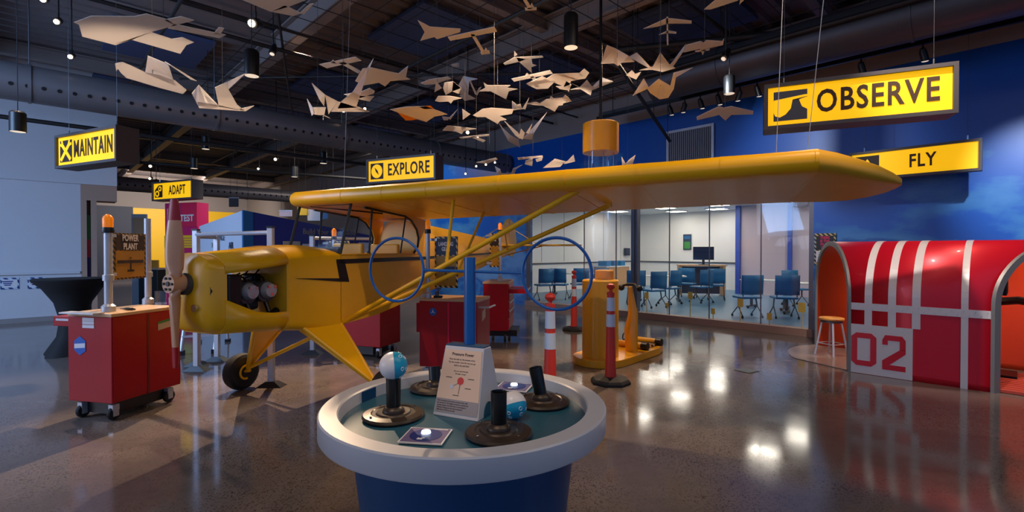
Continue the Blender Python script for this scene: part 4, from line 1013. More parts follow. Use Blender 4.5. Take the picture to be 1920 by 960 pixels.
wposter(0, 35, 521, 542, 'blue-striped notice on the left wall nearest the picture edge')
wposter(51, 86, 520, 541, 'blue-striped notice on the left wall nearer the black cocktail table')
# hazard notice on the mural wall beside the shelter
v0, v1 = vpx(1528, UW), vpx(1568, UW); Y = P(UW, v0).y
hn = thing('hazard_notice', 'striped black notice with red lettering on the blue wall beside the shelter', 'notice', P(UW-.03, v0, EYE-(497-HOR)/F*Y), AZ)
w = v1-v0; h = (497-438)/F*Y
MB().box((w/2, 0, h/2), (w, .014, h)).build('striped_border', HAZC, hn); MB().box((w/2, -.008, h*.7), (w*.82, .004, h*.44)).build('title_field', BLK, hn); MB().box((w/2, -.008, h*.27), (w*.82, .004, h*.36)).build('text_field', PAPER, hn)
for i, t in enumerate(('THERE', 'IS THE', 'PILOT', 'SEAT')): text(t, .062, TXTM, hn, FM(w/2, -.011, h*(.86-.105*i)), .8, .002, depth=.001)
for k in range(6): MB().box((w/2, -.0105, h*(.40-.045*k)), (w*.68, .002, .007)).build('text_line', TXTG, hn)

# ------------------------------------------------------------------ far exhibits
def panel_thing(name, label, cat, a, b, z0, z1, th, m, zb1=None, par_name='panel'):
    a = Vector(a); b = Vector(b); d = b-a; o = thing(name, label, cat, (a.x, a.y, z0), math.atan2(d.y, d.x)); w = d.length; h = z1-z0; h2 = (zb1 if zb1 else z1)-z0
    MB().add([(0, 0, 0), (w, 0, 0), (w, th, 0), (0, th, 0), (0, 0, h), (w, 0, h2), (w, th, h2), (0, th, h)], HF).build(par_name, m, o); return o, w, h
mg, w, h = panel_thing('graphic_tower', 'magenta and yellow graphic tower below the ADAPT sign', 'display', xy(310, 12.2), xy(371, 11.9), 0, 2.66, .3, MAG, None, 'tower_body')
MB().box((w*.77, -.01, h-.29), (w*.46, .02, .58)).build('crimson_panel', CRIM, mg); MB().box((w*.5, -.012, 1.72), (w, .024, .30)).build('yellow_panel', WALLY, mg)
MB().box((w*.44, -.012, 1.0), (w*.8, .024, .5)).build('pale_panel', MATS.get('pale_olive_panel') or mat('pale_olive_panel', (206, 196, 92), .6), mg)
text('TEST', .22, TXTW, mg, FM(w*.70, -.024, h-.38), .9, .006, depth=.002)
for k in range(4): MB().box((w*.5, -.026, 1.62+.06*k), (w*.7, .004, .014)).build('text_line', MAG, mg)
mb = MB(); mb.tube([(w*.1, -.014, 2.25), (w*.32, -.014, 2.25), (w*.32, -.014, 2.52), (w*.1, -.014, 2.52)], .012, 4, True); mb.box((w*.21, -.014, 2.38), (.05, .01, .1)); mb.tube([(w*.21, -.014, 2.25), (w*.25, -.014, 2.16)], .012, 4); mb.build('hand_icon', TXTW, mg)
# wedge-shaped booth, pale end and long blue side
bo = thing('exhibit_booth', 'wedge-shaped booth with pale CHANGE AIR end and long blue side', 'booth', (0, 0, 0))
A_, B_, D_ = Vector(xy(374, 11.2)), Vector(xy(457, 9.8)), Vector(xy(705, 12.6))
zA, zB, zD = 2.05, 2.30, 1.86
def quad(a, b, za, zb, m, nm, par=bo):
    n = (b-a).normalized(); s = Vector((-n.y, n.x, 0))*.05
    return MB().add([a, b, b+s, a+s, a+Vector((0, 0, za)), b+Vector((0, 0, zb)), b+s+Vector((0, 0, zb)), a+s+Vector((0, 0, za))], HF).build(nm, m, par)
quad(A_, B_, zA, zB, BOOTHW, 'pale_panel'); quad(B_, D_, zB, zD, BOOTHB, 'blue_panel'); quad(B_-Vector((0, .01, 0)), lerp(B_, D_, .06)-Vector((0, .012, 0)), zB, zB-.03, BOOTHT, 'teal_edge')
n1 = (B_-A_).normalized(); M1 = lambda t, z: frame_mat(tuple(lerp(A_, B_, t)+Vector((n1.y, -n1.x, 0))*.012+Vector((0, 0, z))), n1, (0, 0, 1))
text('CHANGE', .17, DKNAVY, bo, M1(.5, 1.765), .75, .0, depth=.002); text('THE', .15, TXTG, bo, M1(.35, 1.61), .7, 0, depth=.002); text('AIR', .19, DKNAVY, bo, M1(.75, 1.60), .75, .003, depth=.002)
n2 = (D_-B_).normalized(); M2 = frame_mat(tuple(lerp(B_, D_, .60)+Vector((n2.y, -n2.x, 0))*.012+Vector((0, 0, 1.92))), n2, (0, 0, 1))
text('Build Your Own Glider', .17, TXTG, bo, M2, .9, .002, depth=.002)
for t, z, w_, h_, m in ((.30, 1.45, .4, .5, CREAM), (.42, 1.35, .3, .6, WHITE), (.9, 1.35, .5, .7, BOOTHW), (.93, 1.35, .3, .4, PAPER)):
    c = lerp(B_, D_, t)+Vector((n2.y, -n2.x, 0))*(.03+.02*t); MM = frame_mat(tuple(c+Vector((0, 0, z))), n2, (0, 0, 1))
    MB().prism([(-w_/2, -h_/2), (w_/2, -h_/2), (w_/2, h_/2), (-w_/2, h_/2)], MM, .01).build('pinned_sheet', m, bo)
def banner(px0, px1, py0, py1, Y, m, label, wire=True):
    a, b = W(px0, py1, Y), W(px1, py0, Y); o = thing('hanging_banner', label, 'banner', (a.x, Y, a.z), 0, 'coloured panels hanging beyond the cabin')
    w = b.x-a.x; h = b.z-a.z
    MB().box((w/2, 0, h/2), (w, .03, h)).build('panel', m, o, bevel=.01)
    MB().box((w/2, 0, h+.015), (w*1.02, .04, .03)).build('top_rail', ALU, o)
    for x in (w*.15, w*.85): MB().cyl((x, 0, h), (x, 0, ZC-.1-a.z), .004, n=5).build('hanging_wire', DKPIPE, o)
banner(558, 576, 387, 404, 13.4, WALLY, 'yellow hanging panel seen through the windshield')
banner(577, 600, 392, 414, 13.5, PAPER, 'pale hanging panel seen through the windshield')
banner(602, 615, 396, 411, 13.3, BOOTHT, 'blue-green hanging panel seen through the windshield')
banner(430, 448, 372, 388, 15.0, STEEL, 'dark square loudspeaker panel above the blue booth')
banner(524, 548, 396, 406, 14.2, PINKW, 'pink and white hanging sheet left of the windshield')
for k, (px, w_, h_, m, lb) in enumerate(((290, .5, 1.0, BLK, 'black display counter before the yellow wall'), (405, .4, .9, WALLG, 'grey display counter beside the pale booth'))):
    q = Vector(xy(px, 13.2)); o = thing('display_counter', lb, 'counter', (q.x, q.y, 0)); MB().box((0, 0, h_/2), (w_, .5, h_)).build('cabinet', m, o, bevel=.01); MB().box((0, 0, h_+.02), (w_+.06, .56, .04)).build('counter_top', BEAM, o); MB().box((0, -.05, h_+.15), (.28, .04, .2)).build('placard', OCHRE, o)
q = Vector(xy(262, 13.6)); fr = thing('framed_panel', 'pale framed graphic standing before the yellow wall', 'display', (q.x, q.y, 0)); MB().box((0, 0, 1.25), (.4, .06, 2.5)).build('frame', ALU, fr); MB().box((0, -.035, 2.0), (.32, .01, .8)).build('picture', CREAM, fr)

# ------------------------------------------------------------------ ducts
def duct(label, a, b, r, hang, holes=False, hole_ang=None, m=None):
    m = m or DUCT
    a = Vector(a); b = Vector(b); d = b-a; L_ = d.length
    o = thing('air_duct', label, 'duct', a, math.atan2(d.y, d.x))
    M = Matrix.Rotation(PI/2, 3, 'Y')
    MB().lathe([(r, 0), (r, L_)], 32, (0, 0, 0), M).build('duct_shell', m, o, True)
    x = 1.2
    while x < L_:
        MB().lathe([(r, x-.02), (r+.012, x-.02), (r+.012, x+.02), (r, x+.02)], 32, (0, 0, 0), M).build('duct_joint', m, o, True)
        MB().cyl((x, 0, r), (x, 0, ZC-a.z-.1), .008, n=5).build('hanger_rod', STEEL, o); x += 2.4
    if holes:
        mb = MB(); x = .2
        while x < L_:
            t = hole_ang; c = Vector((x, -math.cos(t)*r, math.sin(t)*r)); n_ = c-Vector((x, 0, 0)); n_.normalize()
            mb.cyl(c-n_*.002, c+n_*.003, .028, n=10); x += .17
        mb.build('air_hole', HOLE, o)['kind'] = 'stuff'
    return o
duct('long grey perforated duct crossing the hall below the ceiling', P(-6, -10.2, 3.95), P(9.6, -10.2, 3.95), .27, 0, True, R(-20))
duct('smooth grey duct running along the top of the mural wall', P(8.0, -4.6, 4.46), P(8.0, 4, 4.46), .31, 0, m=DUCTD)
duct('dark far duct under the ceiling beyond the ADAPT sign', P(-1, -17.4, 3.35), P(9.4, -17.4, 3.35), .2, 0, True, R(-10))
def pipe_thing(label, a, b, r, m=DKPIPE):
    a = Vector(a); b = Vector(b); o = thing('ceiling_pipe', label, 'pipe', a)
    MB().cyl((0, 0, 0), b-a, r, n=10).build('pipe_run', m, o, True)
    for t in (.05, .35, .65, .95):
        p = lerp(Vector((0, 0, 0)), b-a, t); MB().cyl(p, p+Vector((0, 0, ZC-(a.z+p.z)-.05)), .006, n=5).build('hanger_rod', DKPIPE, o)
pipe_thing('black pipe hung above the OBSERVE sign', W(1160, 95, 8.2), W(1785, 32, 6.6), .05)
pipe_thing('black pipe below the perforated duct at the left', P(-6, -10.9, 3.55), P(7, -10.9, 3.55), .035)
pipe_thing('sloping black pipe hung beside the yellow tube cap', W(1150, 110, 7.0), W(1255, 265, 9.4), .03)
pipe_thing('black pipe beyond the EXPLORE sign', P(1, -15.6, 3.7), P(9.4, -13.6, 3.7), .04)

# ------------------------------------------------------------------ ceiling lamps
def pendant(px, py, Y, label, d=.14, h=.32, lit=True):
    p = W(px, py, Y); o = thing('pendant_light', label, 'lamp', p, 0, 'black cylinder pendant lamps')
    MB().lathe([(d*.42, -h/2+.02), (d*.5, -h/2), (d*.5, h/2-.02), (d*.4, h/2), (.001, h/2)], 24).build('lamp_housing', BLK, o, True)
    MB().lathe([(.001, -h/2+.012), (d*.46, -h/2+.002)], 20).build('reflector', BULBD if lit else CHROME, o, True)
    MB().cyl((0, 0, h/2), (0, 0, ZC-p.z-.1), .005, n=5).build('cord', DKPIPE, o)
pendant(474, 120, 5.2, 'black cylinder pendant below the bright lamp at upper left', .145, .27)
pendant(1070, 60, 5.0, 'largest black cylinder pendant near the top centre', .145, .34)
pendant(36, 229, 6.1, 'black cylinder pendant before the white bulkhead at far left', .16, .25)
pendant(1366, 160, 6.8, 'black cylinder pendant beside the OBSERVE sign', .145, .25)
pendant(387, 268, 11.5, 'small pendant left of the three beyond the duct', .17, .3)
pendant(365, 306, 12.5, 'small pendant just above the ADAPT sign', .17, .28)
pendant(607, 296, 12.0, 'small pendant between the duct and the EXPLORE sign', .17, .28)
pendant(553, 322, 13.0, 'small far pendant left of the EXPLORE sign', .17, .28)
def head(px, py, Y, label, aim=(0, -.5, -.8), lit=True, s=1.0, group='small black track spotlights'):
    p = W(px, py, Y); o = thing('track_spotlight', label, 'lamp', p, 0, group)
    d = Vector(aim).normalized(); b_ = -d
    MB().tube([Vector((0, 0, 0))+b_*.01*s, b_*.05*s, b_*.13*s, b_*.17*s], [.045*s, .045*s, .038*s, .02*s], 14).build('lamp_can', BLK, o, True)
    M = Vector((0, 0, 1)).rotation_difference(d).to_matrix()
    MB().lathe([(.001, .006*s), (.030*s, .001)], 16, (0, 0, 0), M).build('lens', BULB if lit else BULBD, o, True)
    q = b_*.09*s; MB().tube([q, q+Vector((0, 0, .1*s))], .01*s, 6).build('yoke', BLK, o)
    MB().cyl(q+Vector((0, 0, .1*s)), (q.x, q.y, ZC-p.z-.06), .008, n=5).build('stem', BLK, o)
head(474, 46, 5.6, 'bright lit spotlight at upper left beside the big pendant', (.05, -.9, -.45), True, 1.3)
head(110, 43, 6.4, 'lit spotlight at the left edge, upper of two', (.4, -.8, -.5)); head(135, 108, 7.4, 'lit spotlight at the left edge, lower of two', (.4, -.8, -.5))
head(85, 2, 6.2, 'lit spotlight cut by the top edge of the picture', (.4, -.8, -.5)); head(512, 103, 6.6, 'dim spotlight right of the big left pendant', (0, -.4, -.9), False)
for px, py, lb in ((645, 209, 'left'), (685, 205, 'right')): head(px, py, 10.5, 'tiny lit spotlight under the V-winged paper bird, %s one' % lb, (.1, -.9, -.3), True, .9)
head(877, 249, 9.5, 'small lit spotlight under the flock, upper of two', (0, -.9, -.3)); head(895, 257, 9.8, 'small lit spotlight under the flock, lower of two', (0, -.9, -.3), True, .8)
for px, py, lb in ((283, 312, 'upper'), (282, 335, 'lower')): head(px, py, 12.0 if lb == 'upper' else 13.6, 'small lit spotlight left of the ADAPT sign, %s one' % lb, (.3, -.9, -.3))
head(517, 299, 11.4, 'small lit spotlight midway between ADAPT and EXPLORE', (.1, -.9, -.3)); head(485, 317, 12.6, 'tiny lit spotlight amid the dark far ceiling', (.1, -.9, -.3), True, .8)
for i, (px, py) in enumerate(((873, 326), (893, 312), (911, 309), (928, 305))): head(px, py, 12.5, 'tiny lit spotlight right of the EXPLORE sign, number %s from the sign' % ('one', 'two', 'three', 'four')[i], (0, -.9, -.3), True, .75)
tk = thing('lighting_track', 'black lighting track running along the top of the mural wall', 'track', P(8.75, 0, 4.34), AZ)
MB().box((-1.2, 0, 0), (10.4, .05, .06)).build('track_rail', BLK, tk); MB().box((-1.2, .07, .07), (10.4, .04, .10)).build('cable_tray', STEEL, tk)
for x in (-6, -3.5, -1, 1.5, 3.6): MB().cyl((x, 0, .03), (x, 0, ZC-4.34-.05), .008, n=5).build('hanger_rod', DKPIPE, tk)
words = ('first', 'second', 'third', 'fourth', 'fifth', 'sixth', 'seventh', 'eighth')
for i, px in enumerate((1255, 1283, 1312, 1345, 1386, 1418, 1612, 1727)):
    v = vpx(px, 8.75); o = thing('wall_spotlight', 'black spotlight on the mural wall track, %s from the yellow tube' % words[i], 'lamp', P(8.75, v, 4.30), AZ, 'black spotlights on the mural track')
    MB().cyl((0, 0, .01), (0, 0, -.06), .012, n=6).build('stem', BLK, o)
    tl = -.05 if i in (1, 4) else 0.02
    MB().tube([(0, -.03, -.05), (0, 0, -.09), (tl, .03, -.19), (tl, .035, -.21)], [.03, .045, .045, .046], 14).build('lamp_can', BLK, o, True)
    MB().lathe([(.001, -.214), (.04, -.213)], 14, (tl, .035, 0)).build('lens', BULBD, o)
head(1355, 112, 6.6, 'dim spotlight beside the paper crane, left of the OBSERVE sign', (-.5, -.3, -.8), False, 1.1)

# square ceiling fixtures of the classroom; the polished floor mirrors them
def fixture(x, y, label):
    o = thing('ceiling_light', label, 'lamp', (x, y, 3.05), AZ, 'square ceiling lights of the classroom')
    mb = MB()
    for a, b, c, d in ((-.31, 0, .03, .65), (.31, 0, .03, .65), (0, -.31, .59, .03), (0, .31, .59, .03)): mb.box((a, b, -.02), (c, d, .04))
    mb.build('fixture_frame', WHITE, o); MB().box((0, 0, -.018), (.59, .59, .02)).build('diffuser', PANEL, o)
for px, py, lb in ((1434, 849, 'near left'), (1503, 820, 'near right'), (1275, 745, 'middle'), (1345, 723, 'far right'), (1200, 780, 'leftmost near'), (1247, 706, 'far left')):
    q = G(px, py); f_ = 4.5/1.5; fixture(q.x*f_, q.y*f_, 'square lit ceiling panel of the classroom, %s one' % lb)
for u, v, lb in ((15.6, -9.2, 'one over the side counter'), (12.4, -9.6, 'one over the far left chairs'), (14.6, -2.2, 'one at the far right'), (18.0, -9.4, 'one by the back wall left'), (18.0, -7.8, 'one by the back wall right'), (16.4, -11, 'one in the far corner'), (16.2, -4.0, 'one before the pink wall')):  # extra panels added deeper in to brighten the classroom
    q = P(u, v); fixture(q.x, q.y, 'added square ceiling panel brightening the classroom, %s' % lb)

# ------------------------------------------------------------------ classroom furniture
def chair_proto():
    c = thing('classroom_chair', '', 'chair', (0, 0, 0), 0, 'blue classroom chairs behind the glass')
    MB().box((0, 0, .45), (.46, .44, .05)).build('seat', CHAIRB, c, bevel=.02)
    rows = [[Vector((-.25, .20+.05*(z-.55), z)), Vector((0, .25+.05*(z-.55), z)), Vector((.25, .20+.05*(z-.55), z))] for z in (.52, .66, .80, .95)]
    MB().loft(rows, openring=True).build('backrest', CHAIRB, c, True, solid=.02)
    MB().tube([(-.2, .18, .45), (-.21, .22, .6)], .012, 6).build('back_support', STEEL, c); MB().tube([(.2, .18, .45), (.21, .22, .6)], .012, 6).build('back_support', STEEL, c)
    for sx in (-1, 1):
        MB().tube([(sx*.2, 0, .44), (sx*.22, .02, .25), (sx*.23, -.2, .06)], .012, 6).build('leg', STEEL, c, True); MB().tube([(sx*.2, .02, .44), (sx*.22, .04, .25), (sx*.23, .22, .06)], .012, 6).build('leg', STEEL, c, True)
        for y in (-.2, .22): MB().cyl((sx*.23-.012, y, .03), (sx*.23+.012, y, .03), .03, n=10).build('caster', RUB, c)
    return c
proto = chair_proto()
chairs = ((1019, 15.0, 200, 'blue chair farthest left behind the glass'), (1050, 15.2, 160, 'second blue chair from the left behind the glass'), (1086, 15.4, 190, 'blue chair behind the right blue hoop edge, seen through the glass'), (1121, 15.2, 200, 'blue chair seen past the clear tube through the glass'),
          (1192, 13.7, 170, 'blue chair just right of the thick window mullion'), (1226, 13.0, 200, 'blue chair second right of the window mullion'), (1256, 13.8, 215, 'blue chair at the near row left of the wooden desk'), (1290, 15.6, 150, 'blue chair turned toward the wooden desk front'),
          (1315, 14.2, 205, 'blue chair in front of the wooden desk'), (1343, 15.0, 160, 'blue chair at the right end of the wooden desk'), (1401, 11.1, 185, 'large near blue chair left of the two by the right panes'), (1470, 11.0, 170, 'large near blue chair right of the two by the right panes'),
          (1492, 13.4, 10, 'blue chair behind the right white table'))
for i, (px, Y, a, lb) in enumerate(chairs):
    loc = ((px-960)/F*Y, Y, .012)
    if i == 0: proto.location = loc; proto.rotation_euler = (0, 0, R(a)); proto['label'] = lb
    else: dup(proto, loc, R(a), lb)
def ctable(px, Y, rz, w, label):
    t = thing('classroom_table', label, 'table', ((px-960)/F*Y, Y, .012), rz, 'white classroom tables')
    MB().box((0, 0, .73), (w, .55, .03)).build('table_top', TABW, t, bevel=.005)
    for s in (-1, 1):
        MB().box((s*(w/2-.2), 0, .38), (.06, .05, .68)).build('leg', STEEL, t); MB().box((s*(w/2-.2), 0, .05), (.06, .55, .04)).build('foot', STEEL, t)
        for y in (-.24, .24): MB().cyl((s*(w/2-.2)-.02, y, .025), (s*(w/2-.2)+.02, y, .025), .025, n=8).build('caster', RUB, t)
ctable(1070, 16.6, R(-20), 1.5, 'white table behind the left blue chairs'); ctable(1236, 14.8, R(-10), 1.5, 'white table among the middle blue chairs')
ctable(1440, 12.7, R(-46), 1.2, 'white table behind the two large near blue chairs'); ctable(1512, 11.5, R(-40), 1.2, 'white table at the far right behind the glass')
dk_ = thing('instructor_desk', 'light wooden instructor desk with dark front behind the glass', 'desk', ((1315-960)/F*16.6, 16.6, .012), R(-12))
MB().box((0, 0, 1.0), (1.5, .7, .04)).build('desk_top', WOODD, dk_); MB().box((-.06, -.2, .52), (1.2, .04, .9)).build('front_panel', DKNAVY, dk_)
for s in (-.7, .66): MB().box((s, 0, .5), (.08, .66, .96)).build('side_panel', WOODD, dk_)
mn = thing('monitor', 'large flat monitor standing on the wooden desk', 'monitor', ((1319-960)/F*16.6, 16.6, 1.032), R(-12))
MB().box((0, 0, .38), (.66, .05, .44)).build('monitor_case', BLK, mn, bevel=.01); MB().box((0, -.028, .38), (.62, .004, .40)).build('screen', SCREEN, mn); MB().box((0, .02, .1), (.08, .05, .2)).build('stand', BLK, mn); MB().box((0, 0, .008), (.3, .18, .016)).build('stand_foot', BLK, mn)
v = vpx(1287, 18.9); wp = thing('wall_poster', 'small blue and green poster on the white classroom wall', 'poster', P(18.97, v, 1.55), AZ)
MB().box((0, 0, .3), (.34, .02, .62)).build('poster_frame', DKNAVY, wp); MB().box((0, -.012, .17), (.26, .004, .28)).build('green_print', GREEN, wp); MB().box((0, -.012, .48), (.26, .004, .12)).build('blue_print', BOOTHT, wp)
u = upx(1214-40, -11.95); sp_ = thing('wall_speaker', 'dark square wall unit on the classroom side wall', 'speaker', P(u, -11.9, 1.30), AZ+PI/2)
MB().box((0, 0, .15), (.35, .1, .32)).build('case', DKNAVY, sp_, bevel=.02); MB().box((0, .055, .15), (.3, .01, .27)).build('grille', STEEL, sp_)
cb = thing('side_counter', 'low wooden side counter with blue bins in the classroom', 'counter', P(16.8, -11.55, .012), AZ+PI/2)
MB().box((0, 0, .42), (1.6, .6, .84)).build('cabinet', WOODD, cb); MB().box((0, 0, .86), (1.66, .66, .04)).build('counter_top', TABW, cb)
for x in (-.5, 0, .5): MB().box((x, 0, .98), (.3, .4, .2)).build('bin', CHAIRB, cb)

# ------------------------------------------------------------------ folded paper aircraft and birds under the ceiling
def paper(label, Y, polys, tilt=1.0, cat='paper plane', name='paper_plane', accents=()):
    """outlines folded from thin sheet; a vertex is (column, row[, extra depth]); sheets lie near the horizontal, so higher rows are nearer"""
    allv = [q for p in polys for q in p]; cx = sum(q[0] for q in allv)/len(allv); cy = sum(q[1] for q in allv)/len(allv)
    def pos(q):
        d = Y*(1+tilt*((HOR-cy)/(HOR-q[1])-1)) if len(q) < 3 else Y+q[2]
        return W(q[0], q[1], d)
    c = W(cx, cy, Y)
    o = thing(name, label, cat, c, 0, 'white paper aircraft hanging under the ceiling')
    for k, p in enumerate(polys):
        me = bpy.data.meshes.new('sheet'); vs = [tuple(pos(q)-c) for q in p]
        me.from_pydata(vs, [], [tuple(range(len(vs)))]); bm = bmesh.new(); bm.from_mesh(me); bmesh.ops.triangulate(bm, faces=bm.faces); bm.to_mesh(me); bm.free()
        me.materials.append(SHEETO if k in accents else SHEET)
        s = bpy.data.objects.new('paper_sheet', me); C.objects.link(s); s.parent = o
        m = s.modifiers.new('thickness', 'SOLIDIFY'); m.thickness = .005; m.offset = 0
    MB().cyl((0, 0, 0), (0, 0, ZC-c.z-.1), .0022, n=4).build('hanging_thread', STEEL, o)
    return o
B = dict(cat='paper bird', name='paper_bird')
paper('largest white paper glider with long tail boom at upper left', 3.6, [[(143, 44), (175, 32), (255, 33), (318, 39), (332, 49), (285, 62), (250, 76), (220, 86), (158, 70), (152, 48)], [(255, 33), (278, 28), (318, 39)], [(312, 39), (342, 33), (367, 40), (332, 49)], [(330, 47), (405, 63), (426, 67), (414, 73), (318, 55)], [(404, 64), (413, 53), (423, 55), (415, 66)], [(220, 84), (285, 62), (325, 75), (345, 72), (366, 81), (352, 86), (341, 102), (250, 76)]])
paper('white paper plane with tall raised wing below the largest glider', 4.2, [[(224, 130), (233, 118), (245, 123), (275, 137), (300, 142), (330, 152), (352, 170), (345, 177), (300, 165), (240, 147), (230, 138)], [(280, 106, -.1), (318, 122, -.1), (327, 150), (332, 162), (275, 138)], [(312, 117, -.1), (322, 123), (371, 153), (360, 150)], [(219, 121), (232, 118), (221, 135)]])
paper('white paper bird with raised wings left of the big pendant', 4.3, [[(362, 176), (375, 160, .2), (386, 180), (412, 200), (373, 198)], [(405, 165), (428, 155), (462, 139, .3), (430, 168), (446, 197), (461, 209), (412, 200)], [(372, 192), (412, 198), (461, 209), (375, 203)], [(450, 205), (478, 199), (462, 209)]], **B)
paper('white paper plane cut by the top edge near the bright lamp', 3.6, [[(452, 0), (545, 0), (545, 14), (510, 24)], [(512, 24), (536, 12), (566, 27), (552, 32)], [(545, 0), (582, 0), (545, 14)], [(564, 27), (583, 10), (590, 9), (572, 29)]])
paper('grey paper bird with two steep V wings above the duct', 5.2, [[(586, 157, -.2), (611, 179), (609, 200), (600, 187)], [(611, 179), (634, 191), (617, 215)], [(702, 110, -.3), (692, 125, -.2), (663, 173), (640, 192), (634, 204), (669, 202), (676, 180), (687, 146, -.1)], [(634, 191), (672, 201), (694, 210), (622, 210)]], **B)
paper('small white paper bird at the left foot of the V-winged bird', 6.0, [[(577, 186, -.1), (587, 202), (591, 212), (586, 218)], [(587, 202), (612, 202), (609, 217), (590, 215)], [(600, 212), (621, 223), (609, 218)]], **B)
paper('straight-winged paper glider above the V-winged bird', 5.4, [[(600, 122), (668, 108), (679, 115), (614, 129)], [(637, 119), (646, 117), (678, 135), (673, 139)], [(622, 118), (626, 113), (632, 121)]])
paper('peach-tinted paper delta with upright fin right of the V-winged bird', 5.6, [[(667, 153), (681, 130), (697, 128), (748, 139), (770, 150), (733, 153), (723, 163), (711, 156), (684, 161)], [(748, 139), (766, 125), (762, 145)]])
paper('small paper jet just right of the V-winged bird', 6.2, [[(646, 178), (680, 172), (694, 166), (704, 172), (702, 176), (687, 181), (675, 185), (660, 182)], [(675, 180), (702, 182), (694, 191), (672, 186)]])
paper('paper delta with orange light painted on its underside above the EXPLORE sign', 5.4, [[(732, 206), (761, 201), (800, 200), (839, 215), (815, 219), (800, 229), (784, 224), (746, 211)], [(746, 211), (784, 224), (772, 226), (761, 226)], [(786, 201), (808, 199), (813, 204), (796, 205)]], accents=(1, 2))
paper('orange-tipped paper wing at the left of the flock', 7.0, [[(789, 157), (806, 150), (840, 145), (847, 149), (835, 152), (815, 159), (797, 160)]])
paper('small paper dart below the orange-tipped wing', 6.8, [[(818, 154), (829, 166), (815, 174)]])
paper('blue-grey boxy paper plane in the flock', 6.6, [[(831, 166), (834, 156), (850, 154), (865, 166), (848, 172), (836, 179)], [(850, 154), (865, 166), (860, 177), (848, 172)]])
paper('paper crane with upright neck among the flock', 7.7, [[(860, 161), (869, 144, -.2), (880, 152), (878, 179), (864, 178), (856, 172)], [(869, 144, -.2), (896, 149), (880, 153)], [(862, 180), (878, 178), (892, 186), (872, 190)], [(880, 153), (883, 153), (894, 176), (891, 178)], [(892, 178), (898, 166), (903, 164), (895, 180)]], **B)
paper('orange-nosed paper plane under the blue-grey boxy one', 6.4, [[(816, 190), (822, 181), (845, 181), (866, 185), (850, 189), (846, 195), (841, 191), (824, 192)]])
paper('paper swept-wing jet with pointed tail in mid flock', 7.0, [[(899, 172), (910, 166), (907, 156), (914, 161), (957, 161), (950, 166), (970, 168), (954, 172), (949, 187), (920, 172)]])
paper('straight-winged paper glider with small tail near top centre', 5.0, [[(840, 71), (927, 52), (932, 61), (845, 78)], [(883, 66), (889, 65), (908, 97), (903, 99)], [(901, 99), (917, 96), (919, 102), (903, 104)], [(907, 98), (911, 91), (914, 97)]])
paper('pointed paper dart left of the top centre glider', 5.2, [[(784, 40), (807, 52), (864, 56), (863, 62), (840, 69), (820, 75), (815, 71), (789, 78), (797, 62)]])
paper('paper glider tail cut by the top edge of the picture', 5.0, [[(979, 0), (986, 0), (997, 18), (991, 20)], [(984, 17), (1006, 16), (1006, 21), (985, 22)], [(994, 14), (997, 8), (1001, 16)]])
paper('twin-engined paper airliner right of the flock centre', 6.8, [[(944, 120), (964, 109), (1016, 106), (1019, 109), (984, 113), (974, 117), (947, 123)], [(964, 108), (964, 97), (970, 104)], [(968, 109), (984, 112), (997, 113), (998, 121), (1006, 124), (996, 127), (997, 138), (984, 127), (972, 116)]])
paper('straight-winged paper glider below the paper airliner', 6.5, [[(959, 149), (1031, 133), (1036, 139), (964, 154)], [(994, 145), (1000, 144), (1007, 150), (1000, 152)], [(985, 142), (988, 138), (993, 142)]])
paper('broad pointed paper wing at the flock centre', 6.6, [[(987, 158), (1017, 144), (1038, 156), (1027, 167), (1006, 168), (991, 161)]])
paper('paper plane with two square wing boxes', 6.4, [[(1024, 149), (1037, 140), (1086, 138), (1097, 148), (1070, 153), (1068, 160), (1058, 163), (1038, 156)], [(1085, 139), (1095, 130), (1104, 138), (1097, 148)], [(1057, 162), (1062, 153), (1071, 160), (1066, 173)], [(1042, 163), (1058, 162), (1064, 170), (1050, 168)]])
paper('orange-breasted paper bird with bent neck', 7.5, [[(1069, 169), (1087, 164), (1100, 151, -.15), (1111, 165), (1107, 180), (1088, 168)], [(1107, 166), (1128, 146, -.1), (1149, 154), (1126, 154), (1111, 170)], [(1082, 162), (1070, 157), (1086, 165)]], **B)
paper('paper fighter jet with boxy tail below the square-boxed plane', 6.8, [[(986, 195), (1005, 192), (1012, 195), (1024, 187), (1055, 184), (1059, 179), (1066, 184), (1071, 191), (1056, 194), (1055, 198), (1047, 199), (1040, 210), (1018, 199), (1004, 198)], [(1030, 187), (1033, 181), (1038, 186)]])
paper('long orange-tinted paper jet low in the flock', 6.4, [[(887, 217), (905, 205), (922, 203), (963, 206), (960, 214), (936, 218), (950, 225), (938, 227), (933, 233), (925, 228), (910, 220), (895, 220)]])
paper('bluish paper triangle at the nose of the long paper jet', 6.8, [[(867, 205), (882, 215), (868, 225)]])
paper('small paper bird at the tail of the long paper jet', 7.2, [[(960, 190, -.1), (968, 197), (980, 205), (960, 208)], [(968, 198), (976, 196), (979, 206)], [(979, 205), (992, 184, -.2), (985, 206)]], **B)
paper('flat pale paper wing under the flock', 7.2, [[(830, 245), (839, 236), (894, 242), (870, 246), (866, 252), (855, 247)]])
paper('thin paper glider crossing the two small spotlights', 7.4, [[(861, 258), (917, 252), (917, 255), (864, 260)], [(882, 257), (889, 256), (911, 264), (906, 267)]])
paper('paper bird with tall V wings low right of the flock', 8.2, [[(936, 232, -.3), (942, 240, -.2), (958, 255), (953, 265)], [(953, 265), (958, 255), (972, 262), (975, 277)], [(979, 260), (988, 252), (1026, 210, -.4), (1001, 250), (997, 263)]], **B)
